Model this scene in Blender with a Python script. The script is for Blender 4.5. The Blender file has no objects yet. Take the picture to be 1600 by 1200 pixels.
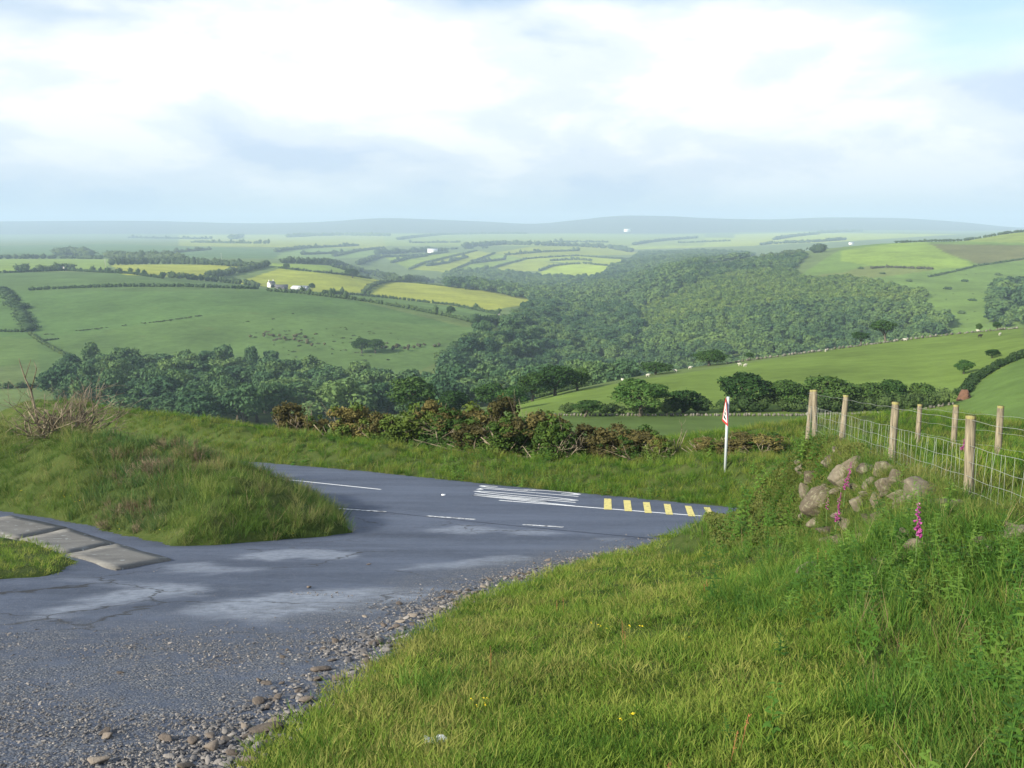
import bpy, math
import numpy as np
from mathutils import Vector

# ------------------------------------------------------------------ camera, sky, sun, exposure
S = bpy.context.scene
COL = S.collection
F = 1400.0                     # focal length in pixels of a 1600 px wide frame
HORIZON = 372.0
TH = math.atan((600 - HORIZON) / F)
CT, ST = math.cos(TH), math.sin(TH)
cam = bpy.data.objects.new('camera', bpy.data.cameras.new('camera'))
COL.objects.link(cam)
cam.location = (0, 0, 0)
cam.rotation_euler = (math.pi / 2 - TH, 0, 0)
cam.data.sensor_width = 36.0
cam.data.lens = 36.0 * F / 1600
cam.data.clip_start = 0.1
cam.data.clip_end = 60000
S.camera = cam
S.view_settings.view_transform = 'Standard'
S.view_settings.look = 'None'
S.view_settings.gamma = 1
S.view_settings.exposure = 0.97
S.view_settings.use_curve_mapping = False
S.cycles.use_denoising = True
S.cycles.max_bounces = 6
S.cycles.transparent_max_bounces = 8
S.cycles.volume_bounces = 2

SUN_EL, SUN_AZ = math.radians(27), math.radians(-126)      # azimuth measured from +Y towards +X
SUN_DIR = np.array([math.cos(SUN_EL) * math.sin(SUN_AZ), math.cos(SUN_EL) * math.cos(SUN_AZ), math.sin(SUN_EL)])
sun = bpy.data.objects.new('sun', bpy.data.lights.new('sun', 'SUN'))
COL.objects.link(sun)
sun.data.energy = 4.7
sun.data.angle = math.radians(1.2)
sun.data.color = (1.0, 0.91, 0.74)
sun.rotation_euler = Vector(SUN_DIR).to_track_quat('Z', 'Y').to_euler()

W = bpy.data.worlds.new('World')
S.world = W
W.use_nodes = True
wt = W.node_tree
wt.nodes.clear()


def N(t, typ, **kw):
    n = t.nodes.new(typ)
    for k, v in kw.items():
        if k.startswith('_'):
            setattr(n, k[1:], v)
        else:
            key = int(k[1:]) if k[0] == 'i' and k[1:].isdigit() else k.replace('__', ' ')
            n.inputs[key].default_value = v
    return n


def L(t, a, b):
    t.links.new(a, b)


def ramp(t, fac, stops, interp='LINEAR'):
    n = t.nodes.new('ShaderNodeValToRGB')
    n.color_ramp.interpolation = interp
    el = n.color_ramp.elements
    while len(el) < len(stops):
        el.new(0.5)
    for e, (p, c) in zip(el, stops):
        e.position = p
        e.color = (c, c, c, 1) if isinstance(c, (int, float)) else (*c, 1)
    L(t, fac, n.inputs[0])
    return n.outputs[0]


def mathn(t, op, a, b=None, clamp=False):
    n = t.nodes.new('ShaderNodeMath')
    n.operation = op
    n.use_clamp = clamp
    for i, v in enumerate((a, b)):
        if v is None:
            continue
        if isinstance(v, (int, float)):
            n.inputs[i].default_value = v
        else:
            L(t, v, n.inputs[i])
    return n.outputs[0]


def mixc(t, fac, a, b, mode='MIX'):
    n = t.nodes.new('ShaderNodeMix')
    n.data_type = 'RGBA'
    n.blend_type = mode
    for idx, v in ((0, fac), (6, a), (7, b)):
        if isinstance(v, (int, float)):
            n.inputs[idx].default_value = v
        elif isinstance(v, tuple):
            n.inputs[idx].default_value = (*v, 1)
        else:
            L(t, v, n.inputs[idx])
    return n.outputs[2]


def build_world():
    t = wt
    out = N(t, 'ShaderNodeOutputWorld')
    bg = N(t, 'ShaderNodeBackground', Strength=0.1)
    sky = t.nodes.new('ShaderNodeTexSky')
    sky.sky_type = 'NISHITA'
    sky.sun_disc = False
    sky.sun_elevation = SUN_EL
    sky.sun_rotation = SUN_AZ
    sky.altitude = 300
    sky.air_density = 1.0
    sky.dust_density = 0.6
    tc = N(t, 'ShaderNodeTexCoord')
    sep = N(t, 'ShaderNodeSeparateXYZ')
    L(t, tc.outputs['Generated'], sep.inputs[0])
    z = mathn(t, 'MAXIMUM', sep.outputs[2], 0.0)
    # a cloud deck seen in perspective: direction divided by its height
    den = mathn(t, 'ADD', z, 0.42)
    cx = mathn(t, 'DIVIDE', sep.outputs[0], den)
    cy = mathn(t, 'DIVIDE', sep.outputs[1], den)
    comb = N(t, 'ShaderNodeCombineXYZ')
    L(t, cx, comb.inputs[0]); L(t, cy, comb.inputs[1])
    L(t, mathn(t, 'MULTIPLY', z, 3.2), comb.inputs[2])
    mp = N(t, 'ShaderNodeMapping', Location=(3.9, 1.3, 0.4))
    L(t, comb.outputs[0], mp.inputs[0])
    n1 = N(t, 'ShaderNodeTexNoise', Scale=1.25, Detail=6.0, Roughness=0.48, Distortion=0.2)
    L(t, mp.outputs[0], n1.inputs['Vector'])
    n2 = N(t, 'ShaderNodeTexNoise', Scale=2.9, Detail=7.0, Roughness=0.55, Distortion=0.2)
    mp2 = N(t, 'ShaderNodeMapping', Location=(1.7, 8.2, 2.4))
    L(t, comb.outputs[0], mp2.inputs[0])
    L(t, mp2.outputs[0], n2.inputs['Vector'])
    # cover: complete near the horizon, broken higher up
    cov = mathn(t, 'ADD', n1.outputs[0], ramp(t, z, [(0.0, 0.42), (0.12, 0.26), (0.26, 0.07), (1.0, 0.03)]))
    cov = ramp(t, cov, [(0.50, 0.0), (0.68, 1.0)], 'EASE')
    # tone of the cloud itself: bright tops, blue-grey undersides, a grey bank at the horizon
    tone = mathn(t, 'ADD', mathn(t, 'MULTIPLY', n2.outputs[0], 0.65), mathn(t, 'MULTIPLY', n1.outputs[0], 0.35))
    ccol = ramp(t, tone, [(0.37, (3.6, 4.25, 5.2)), (0.47, (4.9, 5.25, 5.6)), (0.56, (6.3, 6.3, 6.2))], 'EASE')
    low = ramp(t, z, [(0.0, 1.0), (0.02, 0.95), (0.05, 0.48), (0.11, 0.14), (0.2, 0.0)])
    ccol = mixc(t, low, ccol, (1.95, 2.4, 3.05))
    skyc = mixc(t, 1.0, sky.outputs[0], (1.0, 0.95, 0.92), 'MULTIPLY')
    col = mixc(t, cov, skyc, ccol)
    L(t, col, bg.inputs[0])
    L(t, bg.outputs[0], out.inputs[0])


build_world()

# ------------------------------------------------------------------ small tools
def rng(s):
    return np.random.default_rng(s)


def proj(X, Y, Z):
    d = Y * CT - Z * ST
    return 800 + F * X / d, 600 - F * (Z * CT + Y * ST) / d


def hof(py):
    return np.tan(np.arctan((600 - np.asarray(py, float)) / F) - TH)


def aof(px, h):
    return (np.asarray(px, float) - 800) / F * (CT - h * ST)


def sstep(x, a, b):
    t = np.clip((np.asarray(x, float) - a) / (b - a), 0, 1)
    return t * t * (3 - 2 * t)


def pchip(x, y, xq):
    x = np.asarray(x, float); y = np.asarray(y, float)
    hh = np.diff(x); d = np.diff(y) / hh
    m = np.zeros_like(y)
    m[0], m[-1] = d[0], d[-1]
    for i in range(1, len(x) - 1):
        if d[i - 1] * d[i] > 0:
            w1, w2 = 2 * hh[i] + hh[i - 1], hh[i] + 2 * hh[i - 1]
            m[i] = (w1 + w2) / (w1 / d[i - 1] + w2 / d[i])
    k = np.clip(np.searchsorted(x, xq) - 1, 0, len(x) - 2)
    t = (xq - x[k]) / hh[k]
    t = np.clip(t, -0.5, 1.5)
    h00 = 2 * t**3 - 3 * t**2 + 1; h10 = t**3 - 2 * t**2 + t
    h01 = -2 * t**3 + 3 * t**2; h11 = t**3 - t**2
    return h00 * y[k] + h10 * hh[k] * m[k] + h01 * y[k + 1] + h11 * hh[k] * m[k + 1]


def inpoly(poly, x, y):
    poly = np.asarray(poly, float)
    x = np.asarray(x, float); y = np.asarray(y, float)
    r = np.zeros(x.shape, bool)
    n = len(poly)
    for i in range(n):
        x1, y1 = poly[i]; x2, y2 = poly[(i + 1) % n]
        if y1 == y2:
            continue
        c = (y1 > y) != (y2 > y)
        r ^= c & (x < (x2 - x1) * (y - y1) / (y2 - y1) + x1)
    return r


def pdist(poly, x, y, closed=True):
    poly = np.asarray(poly, float)
    best = np.full(np.shape(x), 1e18)
    n = len(poly)
    for i in range(n if closed else n - 1):
        a = poly[i]; b = poly[(i + 1) % n]
        d = b - a; l2 = max(d @ d, 1e-12)
        t = np.clip(((x - a[0]) * d[0] + (y - a[1]) * d[1]) / l2, 0, 1)
        best = np.minimum(best, (x - a[0] - t * d[0])**2 + (y - a[1] - t * d[1])**2)
    return np.sqrt(best)


def sdist(poly, x, y):
    """positive inside"""
    d = pdist(poly, x, y)
    return np.where(inpoly(poly, x, y), d, -d)


_P = rng(5).random((256, 256))


def vnoise(x, y, s=1.0, seed=0, octs=3):
    """value noise 0..1"""
    x = np.asarray(x, float) * s + seed * 17.3; y = np.asarray(y, float) * s + seed * 31.7
    v = 0; amp = 1; tot = 0
    for o in range(octs):
        xi = np.floor(x).astype(int); yi = np.floor(y).astype(int)
        fx = x - xi; fy = y - yi
        fx = fx * fx * (3 - 2 * fx); fy = fy * fy * (3 - 2 * fy)
        g = lambda i, j: _P[(xi + i) & 255, (yi + j) & 255]
        v = v + amp * ((g(0, 0) * (1 - fx) + g(1, 0) * fx) * (1 - fy) + (g(0, 1) * (1 - fx) + g(1, 1) * fx) * fy)
        tot += amp; amp *= 0.5; x = x * 2.03 + 11; y = y * 2.03 + 7
    return v / tot


def mesh_np(name, V, faces=None, tris=None, quads=None, smooth=False):
    me = bpy.data.meshes.new(name)
    V = np.asarray(V, np.float32)
    if faces is not None:
        me.from_pydata(V.tolist(), [], faces)
    else:
        arrs = []
        if tris is not None and len(tris):
            arrs.append((np.asarray(tris, np.int32), 3))
        if quads is not None and len(quads):
            arrs.append((np.asarray(quads, np.int32), 4))
        nl = sum(a.size for a, _ in arrs); nf = sum(len(a) for a, _ in arrs)
        me.vertices.add(len(V)); me.vertices.foreach_set('co', V.ravel())
        me.loops.add(nl); me.polygons.add(nf)
        me.loops.foreach_set('vertex_index', np.concatenate([a.ravel() for a, _ in arrs]))
        tot = np.concatenate([np.full(len(a), k, np.int32) for a, k in arrs])
        st = np.concatenate([[0], np.cumsum(tot)[:-1]]).astype(np.int32)
        me.polygons.foreach_set('loop_start', st)
        me.polygons.foreach_set('loop_total', tot)
    if smooth:
        me.polygons.foreach_set('use_smooth', np.ones(len(me.polygons), bool))
    me.update(calc_edges=True)
    return me


def link(name, data, mat=None, parent=None, loc=None, rot=None, scale=None, label=None, cat=None, group=None, kind=None):
    o = bpy.data.objects.new(name, data)
    COL.objects.link(o)
    if mat is not None and data is not None and not data.materials:
        data.materials.append(mat)
    if parent is not None:
        o.parent = parent
    if loc is not None:
        o.location = loc
    if rot is not None:
        o.rotation_euler = rot
    if scale is not None:
        o.scale = scale if hasattr(scale, '__len__') else (scale,) * 3
    if label:
        o['label'] = label
    if cat:
        o['category'] = cat
    if group:
        o['group'] = group
    if kind:
        o['kind'] = kind
    return o


def gridquads(nr, nc):
    i = np.arange(nr * nc).reshape(nr, nc)
    return np.stack([i[:-1, :-1], i[:-1, 1:], i[1:, 1:], i[1:, :-1]], -1).reshape(-1, 4)


class MB:
    """collects triangles and quads"""
    def __init__(s):
        s.v = []; s.t = []; s.q = []; s.n = 0

    def add(s, V, tris=None, quads=None):
        V = np.asarray(V, float)
        s.v.append(V)
        if tris is not None and len(tris):
            s.t.append(np.asarray(tris) + s.n)
        if quads is not None and len(quads):
            s.q.append(np.asarray(quads) + s.n)
        s.n += len(V)

    def tube(s, pts, rad, k=5, cap=True):
        pts = np.asarray(pts, float); n = len(pts)
        rad = np.broadcast_to(np.asarray(rad, float), (n,))
        d = np.gradient(pts, axis=0)
        d /= np.linalg.norm(d, axis=1, keepdims=True) + 1e-12
        ref = np.array([0, 0, 1.0]) if abs(d[0, 2]) < 0.9 else np.array([1.0, 0, 0])
        u = np.cross(d, ref); u /= np.linalg.norm(u, axis=1, keepdims=True) + 1e-12
        w = np.cross(d, u)
        an = np.arange(k) * 2 * math.pi / k
        V = pts[:, None] + rad[:, None, None] * (np.cos(an)[None, :, None] * u[:, None] + np.sin(an)[None, :, None] * w[:, None])
        V = V.reshape(-1, 3)
        i = np.arange(n * k).reshape(n, k); j = np.roll(i, -1, 1)
        q = np.stack([i[:-1], j[:-1], j[1:], i[1:]], -1).reshape(-1, 4)
        t = []
        if cap:
            V = np.vstack([V, pts[0], pts[-1]])
            a, b = n * k, n * k + 1
            t = [[a, (m + 1) % k, m] for m in range(k)] + [[b, (n - 1) * k + m, (n - 1) * k + (m + 1) % k] for m in range(k)]
        s.add(V, t, q)

    def box(s, c, d, R=None):
        c = np.asarray(c, float); d = np.asarray(d, float) / 2
        V = np.array([[x, y, z] for x in (-1, 1) for y in (-1, 1) for z in (-1, 1)], float) * d
        if R is not None:
            V = V @ np.asarray(R).T
        s.add(V + c, None, [[0, 1, 3, 2], [4, 6, 7, 5], [0, 4, 5, 1], [2, 3, 7, 6], [0, 2, 6, 4], [1, 5, 7, 3]])

    def mesh(s, name, smooth=False):
        return mesh_np(name, np.vstack(s.v), tris=np.vstack(s.t) if s.t else None, quads=np.vstack(s.q) if s.q else None, smooth=smooth)


def rotz(a):
    c, s_ = math.cos(a), math.sin(a)
    return np.array([[c, -s_, 0], [s_, c, 0], [0, 0, 1.0]])


# ------------------------------------------------------------------ materials
def mat(name):
    m = bpy.data.materials.new(name)
    m.use_nodes = True
    t = m.node_tree
    t.nodes.clear()
    out = N(t, 'ShaderNodeOutputMaterial')
    return m, t, out


def princ(t, out, col, rough=0.9, spec=0.15, bump=None, bstr=0.3, bdist=0.02, trans=None):
    b = N(t, 'ShaderNodeBsdfPrincipled')
    b.inputs['Roughness'].default_value = rough
    b.inputs['Specular IOR Level'].default_value = spec
    if isinstance(col, tuple):
        b.inputs['Base Color'].default_value = (*col, 1)
    else:
        L(t, col, b.inputs['Base Color'])
    if bump is not None:
        bn = N(t, 'ShaderNodeBump', Strength=bstr, Distance=bdist)
        L(t, bump, bn.inputs['Height'])
        L(t, bn.outputs[0], b.inputs['Normal'])
    res = b.outputs[0]
    if trans:
        tr = N(t, 'ShaderNodeBsdfTranslucent')
        if isinstance(col, tuple):
            tr.inputs[0].default_value = (*col, 1)
        else:
            L(t, col, tr.inputs[0])
        mx = N(t, 'ShaderNodeMixShader', Fac=trans)
        L(t, b.outputs[0], mx.inputs[1]); L(t, tr.outputs[0], mx.inputs[2])
        res = mx.outputs[0]
    L(t, res, out.inputs[0])
    return b


def wpos(t, scale=(1, 1, 1)):
    g = N(t, 'ShaderNodeNewGeometry')
    if scale == (1, 1, 1):
        return g.outputs['Position']
    m = N(t, 'ShaderNodeMapping', Scale=scale)
    L(t, g.outputs['Position'], m.inputs[0])
    return m.outputs[0]


def noise(t, vec, scale, detail=4.0, rough=0.55, dist=0.0):
    n = N(t, 'ShaderNodeTexNoise', Scale=scale, Detail=detail, Roughness=rough, Distortion=dist)
    if vec is not None:
        L(t, vec, n.inputs['Vector'])
    return n.outputs[0]


def leafmat(name, dark, mid, light, patch=0.6, trans=0.25, dry=None, dryamt=0.5, rough=0.75):
    """foliage: colour varies per instance and in broad patches over the ground"""
    m, t, out = mat(name)
    oi = N(t, 'ShaderNodeObjectInfo')
    p = wpos(t)
    n = noise(t, p, patch, 3.0)
    f = mathn(t, 'ADD', mathn(t, 'MULTIPLY', oi.outputs['Random'], 0.45), mathn(t, 'MULTIPLY', n, 0.55))
    c = ramp(t, f, [(0.30, dark), (0.50, mid), (0.68, light)])
    if dry:
        n2 = noise(t, p, patch * 0.45, 4.0, 0.6)
        f2 = ramp(t, mathn(t, 'ADD', mathn(t, 'MULTIPLY', n2, 0.8), mathn(t, 'MULTIPLY', oi.outputs['Random'], 0.2)), [(0.50, 0.0), (0.62, dryamt)])
        c = mixc(t, f2, c, dry)
    princ(t, out, c, rough, 0.2, trans=trans)
    return m


def vleafmat(name, dark, mid, light, scale=0.4, trans=0.2, fine=2.5, stand=None):
    """foliage of single plants: colour from noise in the plant's own space plus a random tint"""
    m, t, out = mat(name)
    oi = N(t, 'ShaderNodeObjectInfo')
    tc = N(t, 'ShaderNodeTexCoord')
    n = noise(t, tc.outputs['Object'], scale, 3.0)
    n2 = noise(t, tc.outputs['Object'], fine, 2.0)
    f = mathn(t, 'ADD', mathn(t, 'MULTIPLY', n, 0.5), mathn(t, 'MULTIPLY', oi.outputs['Random'], 0.34))
    f = mathn(t, 'ADD', f, mathn(t, 'MULTIPLY', n2, 0.3))
    if stand:                      # whole stands of lighter and darker trees
        f = mathn(t, 'ADD', f, mathn(t, 'MULTIPLY', mathn(t, 'SUBTRACT', noise(t, wpos(t), stand, 4.0, 0.6), 0.5), 1.1))
    c = ramp(t, f, [(0.33, dark), (0.55, mid), (0.78, light)])
    princ(t, out, c, 0.8, 0.15, trans=trans)
    return m


def plainmat(name, c1, c2, scale=3.0, rough=0.85, spec=0.2, bstr=0.4, bdist=0.02, bscale=None, obj=True):
    m, t, out = mat(name)
    tc = N(t, 'ShaderNodeTexCoord')
    v = tc.outputs['Object'] if obj else wpos(t)
    n = noise(t, v, scale, 6.0, 0.6)
    c = ramp(t, n, [(0.32, c1), (0.66, c2)])
    princ(t, out, c, rough, spec, noise(t, v, bscale or scale * 4, 5.0, 0.6), bstr, bdist)
    return m
# ------------------------------------------------------------------ the lie of the land
PY = np.array([-12, -4, 0, 4, 8, 12, 16, 20, 24, 30, 40, 60.0])
PZ = np.array([0.6, -0.95, -1.75, -2.75, -3.85, -4.95, -6.0, -7.0, -7.83, -8.88, -10.63, -14.13])
_py = np.linspace(-12, 60, 1500)
_pz = pchip(PY, PZ, _py)


def Hb(X, Y):
    """the evenly sloping surface of the lay-by and the road"""
    return np.interp(Y, _py, _pz) - 0.0102 * np.asarray(X)


RE = np.array([15.5, -10.65]); RE = RE / np.linalg.norm(RE)      # along the road
RN = np.array([-RE[1], RE[0]])                                   # across, away from the camera
RO = np.array([0.0, 29.55])


def road_st(X, Y):
    return (X - RO[0]) * RE[0] + (Y - RO[1]) * RE[1], (X - RO[0]) * RN[0] + (Y - RO[1]) * RN[1]


def road_xy(s, t):
    return RO[0] + s * RE[0] + t * RN[0], RO[1] + s * RE[1] + t * RN[1]


T_NEAR = -5.0


def tfar(s):
    """the far edge of the road, which widens towards the bend"""
    return np.interp(s, [-30, -19, -11.5, -4, 2, 8, 20], [4.8, 4.7, 4.5, 3.5, 2.95, 2.45, 2.3])


def hit(fun, px, py, y0=1.5, y1=9900, n=4000):
    """where the sight line of a photo pixel meets a surface z = fun(x, y)"""
    h = float(hof(py)); a = float(aof(px, h))
    Ys = np.geomspace(y0, y1, n)
    g = h * Ys - fun(a * Ys, Ys)
    i = np.nonzero((g[:-1] > 0) & (g[1:] <= 0))[0]
    if len(i) == 0:
        i = [int(np.argmin(np.abs(g[:-1])))]
    i = i[0]
    w = g[i] / (g[i] - g[i + 1]) if g[i] != g[i + 1] else 0.5
    Yh = Ys[i] + np.clip(w, 0, 1) * (Ys[i + 1] - Ys[i])
    return np.array([a * Yh, Yh, float(fun(np.array([a * Yh]), np.array([Yh]))[0])])


def onbase(pts):
    return np.array([hit(Hb, x, y, 1.5, 60)[:2] for x, y in pts])


# edges in plan
E_PX = [(380, 1199), (440, 1140), (500, 1085), (560, 1036), (600, 1008), (650, 977), (700, 950), (760, 925), (850, 895), (940, 870), (1000, 856), (1085, 838)]
E_XY = onbase(E_PX)
_sr = [road_xy(s, T_NEAR) for s in (6, 10, 20, 40)]
R_POLY = np.vstack([[[-3.0, -12], [-1.9, 1.5]], E_XY, _sr, [[60, -12]]])
M_PX = [(548, 832), (450, 843), (350, 850), (270, 853), (225, 842), (150, 824), (95, 812), (20, 802), (-120, 776)]
M_XY = onbase(M_PX)
_mr = [road_xy(s, T_NEAR - 0.1) for s in (-60, -40, -25, -14.5)]
M_POLY = np.vstack([M_XY, [[-45, 32]], _mr, [[-7.0, 29.0], [-5.0, 25.6]]])
L_PX = [(-160, 838), (0, 842), (60, 850), (122, 877), (100, 890), (62, 900), (0, 905), (-160, 925)]
L_POLY = onbase(L_PX)

FX = lambda Y: 5.38 + 0.162 * (Y - 10.2)          # line of the front fence
FZ = lambda Y: -3.11 - 0.1435 * (Y - 10.2)        # top of the hedge bank under it

# far land: rows of (photo column, distance, photo row) or ('z', height); ordered by distance
C = [-400, 0, 200, 400, 500, 600, 700, 770, 830, 900, 980, 1050, 1100, 1200, 1300, 1400, 1500, 1600, 2000]


def row(Ys, vals):
    return [(px, (Ys if isinstance(Ys, (int, float)) else Ys[i]), vals[i]) for i, px in enumerate(C)]


z = lambda v: ('z', v)
ROWS = [
    row(48, [z(-13.5)] * 6 + [z(-13), z(-12.7), z(-12.3), z(-11.9), z(-11.6), z(-11.3), z(-11.2), z(-11), z(-10.8), z(-10.6), z(-10.4), z(-10.2), z(-9.5)]),
    row(75, [z(-22)] * 4 + [z(-21), z(-20.5), z(-19.5), z(-18.6), 696, 692, 690, 690, 690, 690, 689, 686, 680, 672, 650]),
    row(115, [z(-34), z(-34), z(-34), z(-33), z(-31), z(-28), z(-25.5), z(-24.5), 650, 649, 648, 647, 647, 646, 646, 644, 629, 596, 560]),
    row([190] * 4 + [180, 165, 160, 162, 172, 185, 197, 207, 215, 230, 240, 250, 260, 270, 290],
        [z(-53), z(-53), z(-51), z(-48), z(-44), 652, 644, 637, 627, 609, 593, 581, 573, 558, 545, 532, 520, 511, 490]),
    row(330, [z(-66)] * 6 + [z(-63), z(-61), z(-60), z(-59), z(-58), z(-57), z(-56), z(-54), z(-52), z(-50), z(-47), z(-44), z(-38)]),
    row(470, [566, 570, 584, 588, 590, 590, 590, z(-78), z(-82), z(-85), z(-86), z(-86), z(-86), z(-83), z(-79), z(-73), z(-67), z(-60), z(-50)]),
    row([750] * 5 + [720, 690, 640, 640, 700, 720, 740, 760, 740, 720, 700, 690, 680, 680],
        [455, 455, 449, 453, 461, 477, 495, 513, z(-77), z(-84), z(-84), 522, 502, 496, 491, 488, 485, 480, 475]),
    row([980] * 3 + [1000, 1000, 1000, 950, 900, 900, 1000, 1000, 1000, 1000, 1000, 980, 960, 950, 950, 950],
        [428, 428, 428, 447, 453, 463, 477, 490, z(-75), z(-80), z(-79), 464, 451, 440, 435, 434, 433, 430, 425]),
    row([1350] * 5 + [1300, 1250, 1220, 1200, 1300, 1300, 1250, 1250, 1350, 1400, 1400, 1400, 1500, 1500],
        [412, 412, 413, 411, 417, 440, 448, 456, 467, z(-82), z(-74), 428, 418, 402, 388, 380, 377, 362, 352]),
    row(1800, [402, 402, 402, 404, 409, z(-84), z(-95), z(-98), z(-97), z(-92), 432, z(-60), z(-48), z(-36), z(-28), z(-22), z(-15), z(5), z(10)]),
    row(2300, [395, 395, 394, 396, 405, 415, 422, 428, 432, 427, 415, z(-56), 404, z(-50), z(-40), z(-30), z(-22), z(-10), z(0)]),
    row(3400, [383, 383, 381, 381, 384, 388, 388, 387, 386, 390, 395, 394, 389, 384, 378, z(-15), z(-8), z(0), z(5)]),
    row(5000, [376, 375, 374, 374, 374, 374, 374, 374, 374, 374, 375, 375, 374, 371, 367, 366, 366, 363, 360]),
    row(6500, [368, 368, 367, 367, 367, 366, 366, 366, 366, 366, 367, 367, 366, 364, 362, 361, 362, 360, 357]),
    row(8600, [347, 346, 345, 349, 347, 341, 344, 347, 350, 344, 337, 338, 341, 343, 340, 341, 347, 356, 358]),
]
A_TAB = np.linspace(-1.25, 1.25, 600)
Y_TAB = np.geomspace(36, 9950, 760)


def far_table():
    aa, yy, zz = [], [], []
    for r in ROWS:
        ra, ry, rz = [], [], []
        for px, Yv, v in r:
            h = v[1] / Yv if isinstance(v, tuple) else float(hof(v))
            ra.append(float(aof(px, h))); ry.append(Yv); rz.append(h * Yv)
        aa.append(ra); yy.append(ry); zz.append(rz)
    Yc = np.array([pchip(ra, np.log(ry), np.clip(A_TAB, ra[0], ra[-1])) for ra, ry in zip(aa, yy)])
    Zc = np.array([pchip(ra, rz, np.clip(A_TAB, ra[0], ra[-1])) for ra, rz in zip(aa, zz)])
    Yc = np.vstack([Yc, np.full((1, len(A_TAB)), np.log(9950))])
    Zc = np.vstack([Zc, Zc[-1:] - 60])
    T = np.array([pchip(Yc[:, j], Zc[:, j], np.log(Y_TAB)) for j in range(len(A_TAB))]).T
    k = np.array([1, 3, 5, 3, 1.0]); k /= k.sum()                # soften the joints sideways
    for _ in range(3):
        Tp = np.pad(T, ((0, 0), (2, 2)), mode='edge')
        T = sum(k[i] * Tp[:, i:i + T.shape[1]] for i in range(5))
    return T


T_FARLAND = far_table()


def Hfar(X, Y):
    X = np.asarray(X, float); Y = np.maximum(np.asarray(Y, float), 36.01)
    a = np.clip(X / Y, A_TAB[0], A_TAB[-1] - 1e-6)
    u = (a - A_TAB[0]) / (A_TAB[1] - A_TAB[0]); ui = np.clip(u.astype(int), 0, len(A_TAB) - 2); uf = u - ui
    v = np.log(Y / Y_TAB[0]) / math.log(Y_TAB[1] / Y_TAB[0]); vi = np.clip(v.astype(int), 0, len(Y_TAB) - 2); vf = np.clip(v - vi, 0, 1)
    T = T_FARLAND
    zf = (T[vi, ui] * (1 - uf) + T[vi, ui + 1] * uf) * (1 - vf) + (T[vi + 1, ui] * (1 - uf) + T[vi + 1, ui + 1] * uf) * vf
    amp = np.clip((Y - 60) / 400, 0, 1)
    return zf + amp * (vnoise(X, Y, 1 / 60.0, 1, 2) - 0.5) * 1.6


def bank_lift(X, Y):
    """height of the hedge bank over the base surface"""
    u = FX(Y) - X
    w = 2.4 - 1.75 * sstep(Y, 8.5, 11.5) + 1.1 * sstep(Y, 15.5, 18.5)
    g = 1 - 0.74 * sstep(u, 0.45, 0.45 + w) - 0.26 * sstep(u, 0.45 + w, 3.0 + w)
    g = g * (1 - 0.85 * sstep(-u, 2.2, 4.6))
    g = g * (1 - sstep(Y, 20.6, 22.4))
    return np.maximum(FZ(Y) - Hb(X, Y), 0.0) * g


def Hground(X, Y, lumps=True):
    X = np.asarray(X, float); Y = np.asarray(Y, float)
    b = Hb(X, Y)
    dr = sdist(R_POLY, X, Y); dm = sdist(M_POLY, X, Y); dl = sdist(L_POLY, X, Y)
    s, t = road_st(X, Y)
    up = np.zeros(X.shape)
    n1 = vnoise(X, Y, 0.9, 2, 3) - 0.5
    n2 = vnoise(X, Y, 2.7, 3, 2) - 0.5
    ed = 0.5 * (vnoise(X, Y, 1.1, 4, 4) - 0.5)                  # uneven edges
    r = sstep(dr + ed, -0.02, 0.5) * 0.09 + sstep(dr, 0, 1.5) * (0.07 + 0.22 * n1 + 0.07 * n2) + sstep(dr, 0, 1.5) * bank_lift(X, Y)
    up = np.where(dr + ed > 0, np.maximum(r, 0.02), up)
    mm = np.maximum(dm + ed, 0)
    mound = 0.09 * sstep(mm, 0, 0.35) + 0.58 * mm / (1 + 0.075 * mm) * (1 + 0.32 * sstep(-X, 8, 15)) + sstep(mm, 0.3, 2.5) * (0.62 * n1 + 0.26 * n2)
    up = np.where(dm + ed > 0, np.maximum(mound, 0.02), up)
    up = np.where(dl + 0.5 * ed > 0, 0.10 * sstep(dl + 0.5 * ed, -0.02, 0.25) + 0.05 * n1 + 0.03, up)
    dv = t - tfar(s) + 0.5 * ed
    lift = np.interp(X, [-30, -20, -11, -3, 4.5, 8, 14], [2.4, 1.95, 1.15, 0.75, 0.65, 1.15, 1.6])
    verge = 0.08 * sstep(dv, 0, 0.3) + lift * sstep(dv, 0.2, 3.4) + sstep(dv, 0.6, 3) * (0.45 * n1 + 0.28 * n2)
    up = np.where(dv > 0, np.maximum(verge, 0.02), up)
    zz = b - 0.045 + up
    w = sstep(dv, 4.2, 13.0)
    return zz * (1 - w) + Hfar(X, np.maximum(Y, 36.1)) * w


def H(X, Y):
    X = np.asarray(X, float); Y = np.asarray(Y, float)
    sh = X.shape
    X = X.ravel(); Y = Y.ravel()
    r = np.empty(X.shape)
    nr = Y < 62
    if nr.any():
        r[nr] = Hground(X[nr], Y[nr])
    if (~nr).any():
        r[~nr] = Hfar(X[~nr], Y[~nr])
    return r.reshape(sh)


def at(px, py, y0=1.5, y1=9900):
    return hit(H, px, py, y0, y1, 3000)


def atY(px, Y):
    """ground point in a photo column at a given distance"""
    zz = -0.2 * Y
    for _ in range(6):
        h = zz / Y
        X = float(aof(px, h)) * Y
        zz = float(H(np.array([X]), np.array([Y]))[0])
    return np.array([X, Y, zz])


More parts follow.
